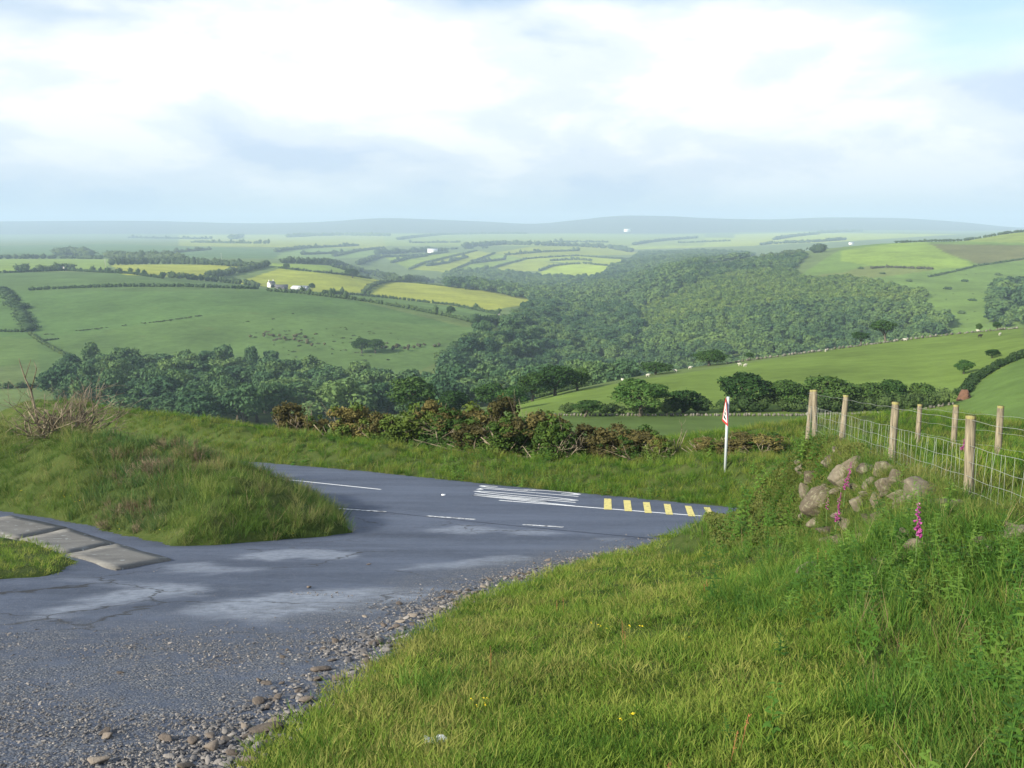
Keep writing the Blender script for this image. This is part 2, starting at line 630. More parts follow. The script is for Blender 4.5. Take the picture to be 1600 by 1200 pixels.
# ------------------------------------------------------------------ ground materials
def near_ground_mat():
    m, t, out = mat('grass_soil')
    p = wpos(t)
    f = mathn(t, 'ADD', mathn(t, 'MULTIPLY', noise(t, p, 0.7, 4.0), 0.5), mathn(t, 'MULTIPLY', noise(t, p, 9.0, 5.0, 0.7), 0.5))
    c = ramp(t, f, [(0.3, (0.030, 0.045, 0.012)), (0.5, (0.055, 0.085, 0.02)), (0.68, (0.09, 0.10, 0.035))])
    princ(t, out, c, 0.95, 0.1, noise(t, p, 30.0, 5.0, 0.7), 0.8, 0.05)
    return m


def hills_mat():
    m, t, out = mat('pasture')
    at_ = N(t, 'ShaderNodeAttribute', _attribute_name='field')
    p = wpos(t)
    f = mathn(t, 'ADD', mathn(t, 'MULTIPLY', noise(t, p, 0.022, 5.0, 0.6), 0.6), mathn(t, 'MULTIPLY', noise(t, wpos(t, (1, 1, 4)), 0.18, 5.0, 0.65), 0.4))
    v = ramp(t, f, [(0.3, 0.58), (0.7, 1.38)])
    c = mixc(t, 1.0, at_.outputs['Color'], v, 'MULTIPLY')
    # tussocks and bare patches
    sp = ramp(t, noise(t, p, 0.09, 6.0, 0.7), [(0.60, 0.0), (0.70, 0.4)])
    c = mixc(t, sp, c, (0.085, 0.095, 0.03))
    princ(t, out, c, 1.0, 0.05, noise(t, p, 0.9, 5.0, 0.7), 0.6, 0.3)
    return m


def asphalt_mat(name, c1, c2, pale_col, cracks=0.0):
    m, t, out = mat(name)
    p = wpos(t)
    at_ = N(t, 'ShaderNodeAttribute', _attribute_name='dust')
    broad = noise(t, wpos(t, (0.30, 1.0, 1.0)), 0.55, 6.0, 0.65)
    fine = noise(t, p, 60.0, 3.0, 0.7)
    mid = noise(t, p, 7.0, 6.0, 0.7)
    f = mathn(t, 'ADD', mathn(t, 'MULTIPLY', broad, 0.55), mathn(t, 'ADD', mathn(t, 'MULTIPLY', fine, 0.2), mathn(t, 'MULTIPLY', mid, 0.25)))
    c = ramp(t, f, [(0.38, c1), (0.58, c2)])
    d = mathn(t, 'MULTIPLY', at_.outputs['Fac'], ramp(t, mid, [(0.25, 0.25), (0.6, 1.0)]))
    c = mixc(t, d, c, pale_col)
    # chips of pale stone
    v = N(t, 'ShaderNodeTexVoronoi', Scale=38.0)
    L(t, p, v.inputs['Vector'])
    sepc = N(t, 'ShaderNodeSeparateColor')
    L(t, v.outputs['Color'], sepc.inputs[0])
    chip = mathn(t, 'MULTIPLY', ramp(t, sepc.outputs[0], [(0.84, 0.0), (0.88, 0.8)]), ramp(t, v.outputs['Distance'], [(0.2, 1.0), (0.42, 0.0)]))
    c = mixc(t, chip, c, (0.20, 0.20, 0.21))
    # cracks
    wv = N(t, 'ShaderNodeTexNoise', Scale=3.0, Detail=4.0)
    L(t, p, wv.inputs['Vector'])
    off = N(t, 'ShaderNodeVectorMath', _operation='MULTIPLY_ADD')
    L(t, wv.outputs['Color'], off.inputs[0]); off.inputs[1].default_value = (0.7, 0.7, 0.0); L(t, p, off.inputs[2])
    cr = N(t, 'ShaderNodeTexVoronoi', Scale=0.38, _feature='DISTANCE_TO_EDGE')
    L(t, off.outputs[0], cr.inputs['Vector'])
    crack = mathn(t, 'MULTIPLY', ramp(t, cr.outputs['Distance'], [(0.004, 1.0), (0.014, 0.0)]), ramp(t, noise(t, p, 0.35, 3.0), [(0.48, 0.0), (0.58, cracks)]))
    c = mixc(t, crack, c, (0.015, 0.016, 0.02))
    # grit: bedded chippings of mixed tone
    gr = N(t, 'ShaderNodeAttribute', _attribute_name='grit')
    gv = N(t, 'ShaderNodeTexVoronoi', Scale=55.0)
    L(t, p, gv.inputs['Vector'])
    gs = N(t, 'ShaderNodeSeparateColor'); L(t, gv.outputs['Color'], gs.inputs[0])
    gcol = ramp(t, gs.outputs[1], [(0.0, (0.034, 0.043, 0.066)), (0.55, (0.074, 0.090, 0.128)), (0.85, (0.13, 0.14, 0.16)), (1.0, (0.25, 0.245, 0.24))])
    gm_ = mathn(t, 'MULTIPLY', gr.outputs['Fac'], ramp(t, noise(t, p, 2.2, 5.0, 0.65), [(0.36, 0.15), (0.55, 1.0)]))
    c = mixc(t, gm_, c, gcol)
    gb = mathn(t, 'MULTIPLY', mathn(t, 'SUBTRACT', 1.0, gv.outputs['Distance']), mathn(t, 'MULTIPLY', gm_, 1.6))
    hgt = mathn(t, 'ADD', mathn(t, 'ADD', fine, mathn(t, 'MULTIPLY', mid, 1.5)), gb)
    princ(t, out, c, 0.72, 0.4, hgt, 0.7, 0.014)
    return m


M_SOIL = near_ground_mat()
M_HILLS = hills_mat()
M_ROAD = asphalt_mat('road_asphalt', (0.036, 0.050, 0.086), (0.080, 0.104, 0.160), (0.17, 0.20, 0.255))  # grey tarmac tinted blue, the reflected sky put into its colours
M_LAY = asphalt_mat('layby_asphalt', (0.028, 0.040, 0.072), (0.084, 0.108, 0.165), (0.26, 0.30, 0.37), 0.9)  # same blue of the reflected sky painted in

# ------------------------------------------------------------------ ground sheets
def near_ground():
    u = np.linspace(-1, 1, 400)
    xs = 62 * np.sign(u) * (0.20 * np.abs(u) + 0.80 * np.abs(u)**2.6)
    v = np.linspace(0, 1, 430)
    ys = -10 + 73 * (0.42 * v + 0.58 * v**1.9)
    X, Y = np.meshgrid(xs, ys)
    Z = Hground(X.ravel(), Y.ravel())
    me = mesh_np('verge_ground', np.c_[X.ravel(), Y.ravel(), Z], quads=gridquads(len(ys), len(xs)), smooth=True)
    link('grass_ground', me, M_SOIL, kind='structure', label='rough grassy ground of the verges, mound and hedge bank')


FIELD0 = (0.105, 0.150, 0.050)
# (photo outline, nearest and farthest distance, colour of the sward, cloud shade and sunshine partly worked in)
FIELDS = [
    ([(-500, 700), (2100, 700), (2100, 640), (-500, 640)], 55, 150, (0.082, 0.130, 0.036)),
    ([(800, 650), (1600, 650), (1600, 500), (800, 625)], 110, 300, (0.115, 0.175, 0.038)),
    ([(1490, 640), (1500, 622), (1540, 590), (1610, 552), (2000, 500), (2000, 700), (1490, 700)], 60, 300, (0.090, 0.150, 0.038)),
    ([(-400, 620), (110, 560), (60, 520), (-400, 500)], 300, 900, (0.088, 0.143, 0.041)),
    ([(60, 530), (800, 530), (560, 470), (400, 450), (40, 452), (-400, 452), (-400, 500)], 400, 900, (0.074, 0.132, 0.041)),
    ([(60, 600), (60, 530), (370, 486), (780, 515), (700, 560), (600, 600)], 400, 900, (0.081, 0.137, 0.042)),
    ([(-400, 452), (410, 455), (405, 446), (253, 433), (202, 426), (-400, 424)], 700, 1100, (0.078, 0.130, 0.042)),
    ([(195, 430), (337, 434), (410, 414), (172, 413)], 950, 1500, (0.243, 0.270, 0.041)),
    ([(365, 443), (405, 447), (545, 462), (575, 455), (601, 441), (580, 434), (435, 420)], 950, 1500, (0.233, 0.265, 0.039)),
    ([(420, 411), (435, 420), (580, 434), (640, 441), (700, 446), (640, 430), (560, 417)], 950, 1600, (0.175, 0.249, 0.048)),
    ([(575, 460), (601, 441), (633, 439), (780, 452), (840, 466), (820, 476), (760, 486), (615, 466)], 900, 1500, (0.243, 0.270, 0.041)),
    ([(500, 458), (545, 459), (615, 466), (780, 488), (773, 514), (640, 484)], 700, 1300, (0.096, 0.161, 0.043)),
    ([(-400, 424), (170, 424), (172, 405), (-400, 405)], 1000, 1700, (0.156, 0.228, 0.048)),
    ([(-400, 402), (430, 404), (440, 390), (170, 381), (-400, 392)], 1500, 3600, (0.078, 0.138, 0.048)),
    ([(430, 404), (520, 404), (600, 400), (600, 386), (450, 388)], 1500, 3600, (0.138, 0.212, 0.056)),
    ([(280, 384), (600, 389), (620, 366), (280, 364)], 3000, 6500, (0.206, 0.246, 0.045)),
    ([(600, 402), (640, 421), (690, 405), (745, 392), (668, 399)], 1900, 3500, (0.164, 0.232, 0.028)),
    ([(640, 421), (705, 426), (773, 396), (745, 392)], 1900, 3500, (0.217, 0.261, 0.028)),
    ([(705, 426), (755, 424), (818, 405), (773, 396)], 1900, 3500, (0.164, 0.238, 0.032)),
    ([(755, 424), (843, 424), (878, 414), (830, 404)], 1900, 3500, (0.223, 0.269, 0.028)),
    ([(843, 425), (878, 413), (923, 411), (960, 415), (930, 440), (860, 440)], 1900, 3500, (0.245, 0.321, 0.028)),
    ([(818, 404), (902, 399), (955, 404), (1020, 407), (960, 416), (900, 413)], 1900, 3500, (0.223, 0.280, 0.028)),
    ([(773, 395), (830, 385), (960, 385), (1010, 398), (902, 399), (818, 404)], 2000, 4300, (0.198, 0.238, 0.028)),
    ([(980, 390), (1180, 384), (1180, 372), (1090, 371), (985, 384)], 2800, 5600, (0.238, 0.298, 0.042)),
    ([(1140, 384), (1220, 382), (1290, 362), (1150, 366)], 2500, 6700, (0.250, 0.298, 0.045)),
    ([(1215, 381), (1290, 379), (1500, 366), (1280, 364)], 2000, 6000, (0.250, 0.309, 0.048)),
    ([(600, 384), (1100, 384), (1100, 364), (600, 364)], 3500, 6600, (0.173, 0.229, 0.045)),
    ([(1230, 500), (1250, 430), (1320, 385), (1460, 370), (1700, 352), (1700, 560), (1450, 560)], 500, 1700, (0.115, 0.185, 0.040)),
    ([(1316, 391), (1442, 375), (1477, 394), (1528, 416), (1460, 421), (1355, 414), (1316, 408)], 900, 1600, (0.170, 0.249, 0.040)),
    ([(1453, 381), (1640, 384), (1640, 402), (1532, 414), (1478, 395)], 900, 1700, (0.115, 0.122, 0.044)),
    ([(1450, 376), (1640, 380), (1640, 362), (1500, 366)], 1200, 1900, (0.175, 0.228, 0.048)),
    ([(1260, 432), (1320, 425), (1350, 416), (1465, 421), (1400, 430), (1310, 440)], 800, 1600, (0.133, 0.164, 0.044)),
    ([(-500, 378), (2100, 378), (2100, 300), (-500, 300)], 6700, 10000, (0.050, 0.060, 0.060)),
]


def hills():
    av = np.linspace(-1.15, 1.15, 640)
    av = np.sign(av) * (0.62 * np.abs(av) / 0.62)                 # even columns
    yv = np.geomspace(61.0, 9900, 620)
    Am, Ym = np.meshgrid(av, yv)
    X = (Am * Ym).ravel(); Y = Ym.ravel()
    Z = Hfar(X, Y)
    me = mesh_np('hills', np.c_[X, Y, Z], quads=gridquads(len(yv), len(av)), smooth=True)
    px, py = proj(X, Y, Z)
    col = np.ones((len(X), 4), np.float32)
    col[:, :3] = FIELD0
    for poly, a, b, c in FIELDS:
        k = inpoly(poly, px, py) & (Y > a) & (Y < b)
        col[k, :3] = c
    at_ = me.attributes.new('field', 'FLOAT_COLOR', 'POINT')
    at_.data.foreach_set('color', col.ravel())
    link('hills', me, M_HILLS, kind='structure', label='rolling green farmland of fields and moor running to the horizon')


PALE_PX = [  # outline and strength of the paler tarmac patches
    ([(285, 948), (480, 918), (640, 912), (700, 922), (660, 940), (560, 955), (420, 972), (300, 972)], 1.0),
    ([(0, 972), (60, 950), (150, 930), (250, 912), (330, 915), (250, 940), (120, 958), (20, 976)], 0.9),
    ([(340, 866), (450, 858), (560, 862), (540, 872), (420, 876)], 0.75),
    ([(260, 882), (320, 878), (400, 890), (330, 897), (270, 893)], 0.65),
    ([(640, 888), (720, 874), (790, 868), (860, 872), (800, 880), (730, 891)], 0.7),
    ([(650, 826), (720, 820), (790, 828), (740, 834), (670, 833)], 0.6),
    ([(790, 830), (840, 828), (870, 833), (810, 836)], 0.55),
    ([(920, 838), (970, 841), (940, 846)], 0.5),
    ([(70, 900), (180, 912), (380, 918), (200, 918)], 0.45),
]


def set_paleness(me, X, Y, Z):
    px, py = proj(X, Y, Z)
    # outlines are turned into plan first, so that the patches lie on the ground
    d = np.zeros(len(X), np.float32)
    wob = (vnoise(X, Y, 1.3, 8, 3) - 0.5) * 0.9 + (vnoise(X, Y, 5, 9, 2) - 0.5) * 0.35
    for poly, amt in PALE_PX:
        q = onbase(poly)
        sd = sdist(q, X, Y) + wob
        d = np.maximum(d, amt * sstep(sd, -0.25, 0.35))
    at_ = me.attributes.new('dust', 'FLOAT', 'POINT')
    at_.data.foreach_set('value', d)
    de = -sdist(R_POLY, X, Y)
    g = np.maximum(sstep(2.4 - de + 1.4 * (vnoise(X, Y, 0.8, 75, 3) - 0.5), 0, 1.6) * sstep(22 - Y, 0, 6), sstep(10.5 - Y + 3.0 * (vnoise(X, Y, 0.4, 76, 3) - 0.5), 0, 3.0))
    at_ = me.attributes.new('grit', 'FLOAT', 'POINT')
    at_.data.foreach_set('value', g.astype(np.float32))


def layby():
    xs = np.linspace(-18, 9.5, 280)
    v = np.linspace(0, 1, 320)
    ys = -10 + 52 * (0.55 * v + 0.45 * v * v)
    X, Y = [q.ravel() for q in np.meshgrid(xs, ys)]
    s, t = road_st(X, Y)
    # keep it under the near edge of the road: slide points beyond the edge back onto it
    over = np.maximum(t - (T_NEAR + 0.5), 0)
    X = X - over * RN[0]; Y = Y - over * RN[1]
    pot = (vnoise(X, Y, 0.5, 11, 2) - 0.5) * 0.03 + (vnoise(X, Y, 2.2, 12, 2) - 0.5) * 0.018
    Z = Hb(X, Y) - 0.006 + pot * sstep(-(t - T_NEAR), 0.5, 3)
    q = gridquads(len(ys), len(xs))
    keep = over[q].min(1) <= 0.0
    me = mesh_np('lay_by', np.c_[X, Y, Z], quads=q[keep], smooth=True)
    set_paleness(me, X, Y, Z)
    link('lay_by', me, M_LAY, kind='structure', label='worn blue-grey tarmac lay-by broken up by gravel')


def road():
    ss = np.linspace(-60, 26, 300); ts = np.linspace(0, 1, 24)
    Sg, Tg = [q.ravel() for q in np.meshgrid(ss, ts)]
    Tg = T_NEAR + Tg * (tfar(Sg) + 0.25 - T_NEAR)
    X, Y = road_xy(Sg, Tg)
    me = mesh_np('road', np.c_[X, Y, Hb(X, Y) + 0.004], quads=gridquads(len(ts), len(ss)), smooth=True)
    set_paleness(me, X, Y, Hb(X, Y))
    return link('road', me, M_ROAD, kind='structure', label='blue-grey tarmac road crossing behind the grassy mound')


near_ground()
hills()
layby()
ROAD = road()

# ------------------------------------------------------------------ scattering and plant builders
def scatter(name, P, rot, scl, idx, sources, label, kind='stuff'):
    """one object of many small instances: sources is a list of meshes"""
    coll = bpy.data.collections.new(name + '_kinds')
    for i, me in enumerate(sources):
        coll.objects.link(bpy.data.objects.new('%s_kind_%02d' % (name, i), me))
    P = np.asarray(P, np.float32)
    me = bpy.data.meshes.new(name)
    me.vertices.add(len(P)); me.vertices.foreach_set('co', P.ravel())
    a = me.attributes.new('rot', 'FLOAT_VECTOR', 'POINT'); a.data.foreach_set('vector', np.asarray(rot, np.float32).ravel())
    a = me.attributes.new('scl', 'FLOAT_VECTOR', 'POINT'); a.data.foreach_set('vector', np.asarray(scl, np.float32).ravel())
    a = me.attributes.new('idx', 'INT', 'POINT'); a.data.foreach_set('value', np.asarray(idx, np.int32))
    ng = bpy.data.node_groups.new(name + '_nodes', 'GeometryNodeTree')
    ng.interface.new_socket('Geometry', in_out='INPUT', socket_type='NodeSocketGeometry')
    ng.interface.new_socket('Geometry', in_out='OUTPUT', socket_type='NodeSocketGeometry')
    gi = ng.nodes.new('NodeGroupInput'); go = ng.nodes.new('NodeGroupOutput')
    ip = ng.nodes.new('GeometryNodeInstanceOnPoints')
    ci = ng.nodes.new('GeometryNodeCollectionInfo')
    ci.inputs['Collection'].default_value = coll
    ci.inputs['Separate Children'].default_value = True
    ci.inputs['Reset Children'].default_value = True
    ip.inputs['Pick Instance'].default_value = True

    def na(nm, typ):
        n = ng.nodes.new('GeometryNodeInputNamedAttribute')
        n.data_type = typ
        n.inputs['Name'].default_value = nm
        return n.outputs[0]
    e = ng.nodes.new('FunctionNodeEulerToRotation')
    ng.links.new(na('rot', 'FLOAT_VECTOR'), e.inputs[0])
    ng.links.new(gi.outputs[0], ip.inputs['Points'])
    ng.links.new(ci.outputs[0], ip.inputs['Instance'])
    ng.links.new(na('idx', 'INT'), ip.inputs['Instance Index'])
    ng.links.new(e.outputs[0], ip.inputs['Rotation'])
    ng.links.new(na('scl', 'FLOAT_VECTOR'), ip.inputs['Scale'])
    ng.links.new(ip.outputs[0], go.inputs[0])
    o = link(name, me, None, kind=kind, label=label)
    md = o.modifiers.new('scatter', 'NODES')
    md.node_group = ng
    return o


def blades(seed, n, h, spread, width, lean=0.35, seg=3, curl=0.5):
    """a tuft of curved, tapering grass blades"""
    r = rng(seed)
    mb = MB()
    for i in range(n):
        an = r.uniform(0, 2 * math.pi); rad = spread * math.sqrt(r.random())
        p0 = np.array([math.cos(an) * rad, math.sin(an) * rad, -0.01])
        da = an + r.normal(0, 0.9)
        ln = lean * r.uniform(0.2, 1.3)
        hh = h * r.uniform(0.55, 1.15)
        d = np.array([math.cos(da), math.sin(da), 0])
        sd = np.array([-d[1], d[0], 0])
        tw = r.normal(0, 0.6)
        sd = sd * math.cos(tw) + d * math.sin(tw)
        V = []
        for k in range(seg):
            f = k / seg
            c = p0 + d * hh * ln * (f + curl * f * f) + np.array([0, 0, hh * (f - 0.28 * ln * f * f)])
            w = width * (1 - 0.55 * f) / 2
            V += [c - sd * w, c + sd * w]
        V.append(p0 + d * hh * ln * (1 + curl) + np.array([0, 0, hh * (1 - 0.28 * ln)]))
        q = [[2 * k, 2 * k + 1, 2 * k + 3, 2 * k + 2] for k in range(seg - 1)]
        mb.add(V, [[2 * seg - 2, 2 * seg - 1, 2 * seg]], q)
    return mb


def leaf_quads(mb, P, Nr, size, r, jit=0.6, aspect=1.5):
    """leaf-sized four-sided faces at P facing roughly along Nr"""
    n = len(P)
    Nn = Nr + jit * r.normal(size=(n, 3))
    Nn /= np.linalg.norm(Nn, axis=1, keepdims=True) + 1e-9
    ref = r.normal(size=(n, 3))
    u = np.cross(Nn, ref); u /= np.linalg.norm(u, axis=1, keepdims=True) + 1e-9
    w = np.cross(Nn, u)
    s = (np.asarray(size) * r.uniform(0.6, 1.35, n))[:, None]
    k = np.sqrt(aspect)
    a = P + u * s * k * 0.5
    b = P + w * s / k * 0.5 * r.uniform(0.6, 1.2, (n, 1)) + u * s * 0.12
    c = P - u * s * k * 0.5
    d = P - w * s / k * 0.5 * r.uniform(0.6, 1.2, (n, 1)) + u * s * 0.12
    V = np.stack([a, b, c, d], 1).reshape(-1, 3)
    mb.add(V, None, np.arange(4 * n).reshape(n, 4))


def sph(r, n):
    v = r.normal(size=(n, 3))
    return v / np.linalg.norm(v, axis=1, keepdims=True)


_ICO = {}


def ico(sub):
    if sub not in _ICO:
        import bmesh
        bm = bmesh.new(); bmesh.ops.create_icosphere(bm, subdivisions=sub, radius=1)
        V = np.array([v.co[:] for v in bm.verts]); T = np.array([[v.index for v in f.verts] for f in bm.faces]); bm.free()
        _ICO[sub] = (V, T)
    return _ICO[sub]


def lobes_of(r, n, cx, rx, rz, z0, dome=1.0):
    """centres and radii of the boughs of a crown of half-width rx, half-height rz"""
    out = []
    for i in range(n):
        for _ in range(40):
            v = r.uniform(-1, 1, 3); v[2] = r.uniform(-0.55, 1)
            if v @ v < 1:
                break
        R = r.uniform(0.20, 0.42)
        c = np.array([v[0] * (1 - R) * rx, v[1] * (1 - R) * rx, z0 + v[2] * (1 - R) * rz])
        out.append((c, np.array([R * rx * 1.1, R * rx * 1.1, R * rz * r.uniform(0.75, 1.05)])))
    return out


def crown(seed, lobes, nleaf, size, core=0.0, under=0.35, jit=0.6, mb=None):
    r = rng(seed)
    mb = mb or MB()
    vol = np.array([l[1].prod()**(2 / 3) for l in lobes]); cnt = (nleaf * vol / vol.sum()).astype(int)
    for i, ((c, R), n) in enumerate(zip(lobes, cnt)):
        d = sph(r, n)
        d[:, 2] = np.where((d[:, 2] < -under) & (r.random(n) < 0.7), -d[:, 2], d[:, 2])
        rr = 1.0 - 0.45 * r.random(n)**2.0 + 0.16 * r.normal(size=n) * (r.random(n) < 0.35)
        P = c + d * R * rr[:, None]
        keep = np.ones(n, bool)
        for j, (c2, R2) in enumerate(lobes):
            if j != i:
                keep &= (((P - c2) / R2)**2).sum(1) > 0.5
        nr = d / R; nr /= np.linalg.norm(nr, axis=1, keepdims=True)
        leaf_quads(mb, P[keep], nr[keep], np.full(keep.sum(), size), r, jit)
        if core:
            V, T = ico(1)
            mb.add(c + V * R * core * (1 + 0.12 * r.normal(size=(len(V), 1))), T)
    return mb


def branchy(mb, r, p, d, length, rad, depth, spread=0.6, k=5, up=0.15, seg=4, kids=(2, 4)):
    pts = [np.array(p, float)]
    d = np.array(d, float); d /= np.linalg.norm(d)
    for i in range(seg):
        d = d + r.normal(0, 0.16, 3) + np.array([0, 0, up * 0.4]); d /= np.linalg.norm(d)
        pts.append(pts[-1] + d * length / seg)
    mb.tube(pts, np.linspace(rad, rad * 0.55, seg + 1), k)
    if depth > 0:
        for _ in range(r.integers(*kids)):
            f = r.uniform(0.4, 1.0)
            i = min(int(f * seg), seg)
            nd = d + spread * r.normal(size=3) + np.array([0, 0, up])
            branchy(mb, r, pts[i], nd, length * r.uniform(0.5, 0.8), rad * 0.5, depth - 1, spread, max(3, k - 1), up, seg, kids)


# ------------------------------------------------------------------ plant materials
M_GRASS = leafmat('short_grass', (0.062, 0.140, 0.016), (0.150, 0.235, 0.030), (0.245, 0.295, 0.060), 1.1, 0.45, (0.29, 0.265, 0.09), 0.6)
M_LONG = leafmat('long_grass', (0.038, 0.110, 0.016), (0.088, 0.190, 0.025), (0.155, 0.245, 0.040), 0.5, 0.4, (0.19, 0.18, 0.06), 0.7)
M_VERGE = leafmat('verge_grass', (0.044, 0.120, 0.014), (0.105, 0.205, 0.022), (0.185, 0.26, 0.036), 0.55, 0.4, (0.22, 0.215, 0.06), 0.6)
M_MOUND = leafmat('mound_grass', (0.052, 0.120, 0.022), (0.115, 0.200, 0.036), (0.200, 0.260, 0.065), 0.6, 0.45, (0.27, 0.25, 0.11), 0.6)
M_BLUEGR = leafmat('meadow_grass', (0.034, 0.095, 0.030), (0.070, 0.150, 0.042), (0.125, 0.195, 0.055), 0.5, 0.35, (0.16, 0.16, 0.06), 0.4)
M_DRY = leafmat('dry_stems', (0.14, 0.10, 0.055), (0.23, 0.18, 0.095), (0.33, 0.27, 0.15), 0.8, 0.2)
M_WEED = leafmat('leafy_weeds', (0.040, 0.115, 0.016), (0.085, 0.195, 0.026), (0.145, 0.255, 0.042), 1.1, 0.35)
M_TREE = vleafmat('tree_leaves', (0.016, 0.046, 0.011), (0.034, 0.080, 0.018), (0.068, 0.122, 0.028), 2.2, 0.2, 9.0)
M_TREEL = vleafmat('light_tree_leaves', (0.028, 0.080, 0.020), (0.055, 0.125, 0.028), (0.09, 0.16, 0.036), 2.2, 0.25, 9.0)
M_WOOD = vleafmat('wood_leaves', (0.036, 0.086, 0.038), (0.066, 0.130, 0.050), (0.112, 0.182, 0.056), 1.4, 0.2, 6.0, 0.02)  # greens paled and blued to stand for haze and sky light
M_HILLWOOD = vleafmat('hillside_leaves', (0.036, 0.082, 0.034), (0.070, 0.130, 0.044), (0.112, 0.18, 0.050), 1.2, 0.2, 5.0, 0.008)  # distance haze and sky light tinted into these greens too
M_HILLLIGHT = vleafmat('sunlit_scrub_leaves', (0.062, 0.118, 0.032), (0.098, 0.165, 0.040), (0.145, 0.21, 0.048), 1.2, 0.2, 5.0, 0.008)  # yellow-green of scrub, lightened further as if sunlit
M_HEDGE = vleafmat('hedge_leaves', (0.024, 0.054, 0.018), (0.044, 0.082, 0.026), (0.078, 0.12, 0.036), 0.12, 0.15, 0.6)
M_HEDGEF = vleafmat('far_hedge_leaves', (0.030, 0.058, 0.024), (0.048, 0.080, 0.030), (0.07, 0.105, 0.036), 0.02, 0.15, 0.1)
M_GORSE = vleafmat('gorse_green', (0.022, 0.056, 0.012), (0.052, 0.100, 0.018), (0.110, 0.150, 0.028), 1.3, 0.2, 5.0)
M_GORSEB = vleafmat('gorse_brown', (0.045, 0.045, 0.016), (0.100, 0.090, 0.032), (0.17, 0.15, 0.05), 1.3, 0.2, 5.0)
M_BARK = plainmat('bark', (0.055, 0.048, 0.038), (0.15, 0.135, 0.11), 6, 0.95, 0.1)
M_DEAD = plainmat('dead_wood', (0.07, 0.055, 0.04), (0.30, 0.26, 0.19), 4, 0.9, 0.1)

# ------------------------------------------------------------------ grass on the near ground
def near_points(n, seed, y0=2.2, y1=58, pw=1.0, a1=0.72):
    r = rng(seed)
    u = r.random(n)
    Y = y0 * (y1 / y0)**u if pw == 1.0 else (y0**pw + u * (y1**pw - y0**pw))**(1 / pw)
    a = r.uniform(-0.70, a1, n)
    X = a * Y
    return X, Y, r


def region(X, Y):
    """0 tarmac, 1 front grass, 2 mound, 3 small left patch, 4 far verge"""
    s, t = road_st(X, Y)
    ed = 0.5 * (vnoise(X, Y, 1.1, 4, 4) - 0.5)
    g = np.zeros(X.shape, int)
    g[sdist(R_POLY, X, Y) + ed > 0.05] = 1
    g[sdist(M_POLY, X, Y) + ed > 0.05] = 2
    g[sdist(L_POLY, X, Y) + 0.5 * ed > 0.04] = 3
    g[(t - tfar(s) + 0.5 * ed) > 0.05] = 4
    return g


def tuft_meshes(mat_, seed, n, nb, h, spread, width, lean, curl=0.5, seg=3):
    out = []
    for i in range(n):
        me = blades(seed + i, nb, h, spread, width, lean, seg, curl).mesh('tuft')
        me.materials.append(mat_)
        out.append(me)
    return out


def put(name, X, Y, r, base, src, label, zoff=0.0, tilt=0.18, grow=18.0, sv=0.35):
    Z = Hground(X, Y) + zoff
    n = len(X)
    rot = np.c_[r.normal(0, tilt, n), r.normal(0, tilt, n), r.uniform(0, 6.283, n)]
    s = base * (1 + Y / grow) * r.uniform(1 - sv, 1 + sv, n)
    hv = 0.72 + 0.62 * vnoise(X, Y, 0.8, 21, 3)
    scatter(name, np.c_[X, Y, Z], rot, np.c_[s, s, s * hv], r.integers(0, len(src), n), src, label)


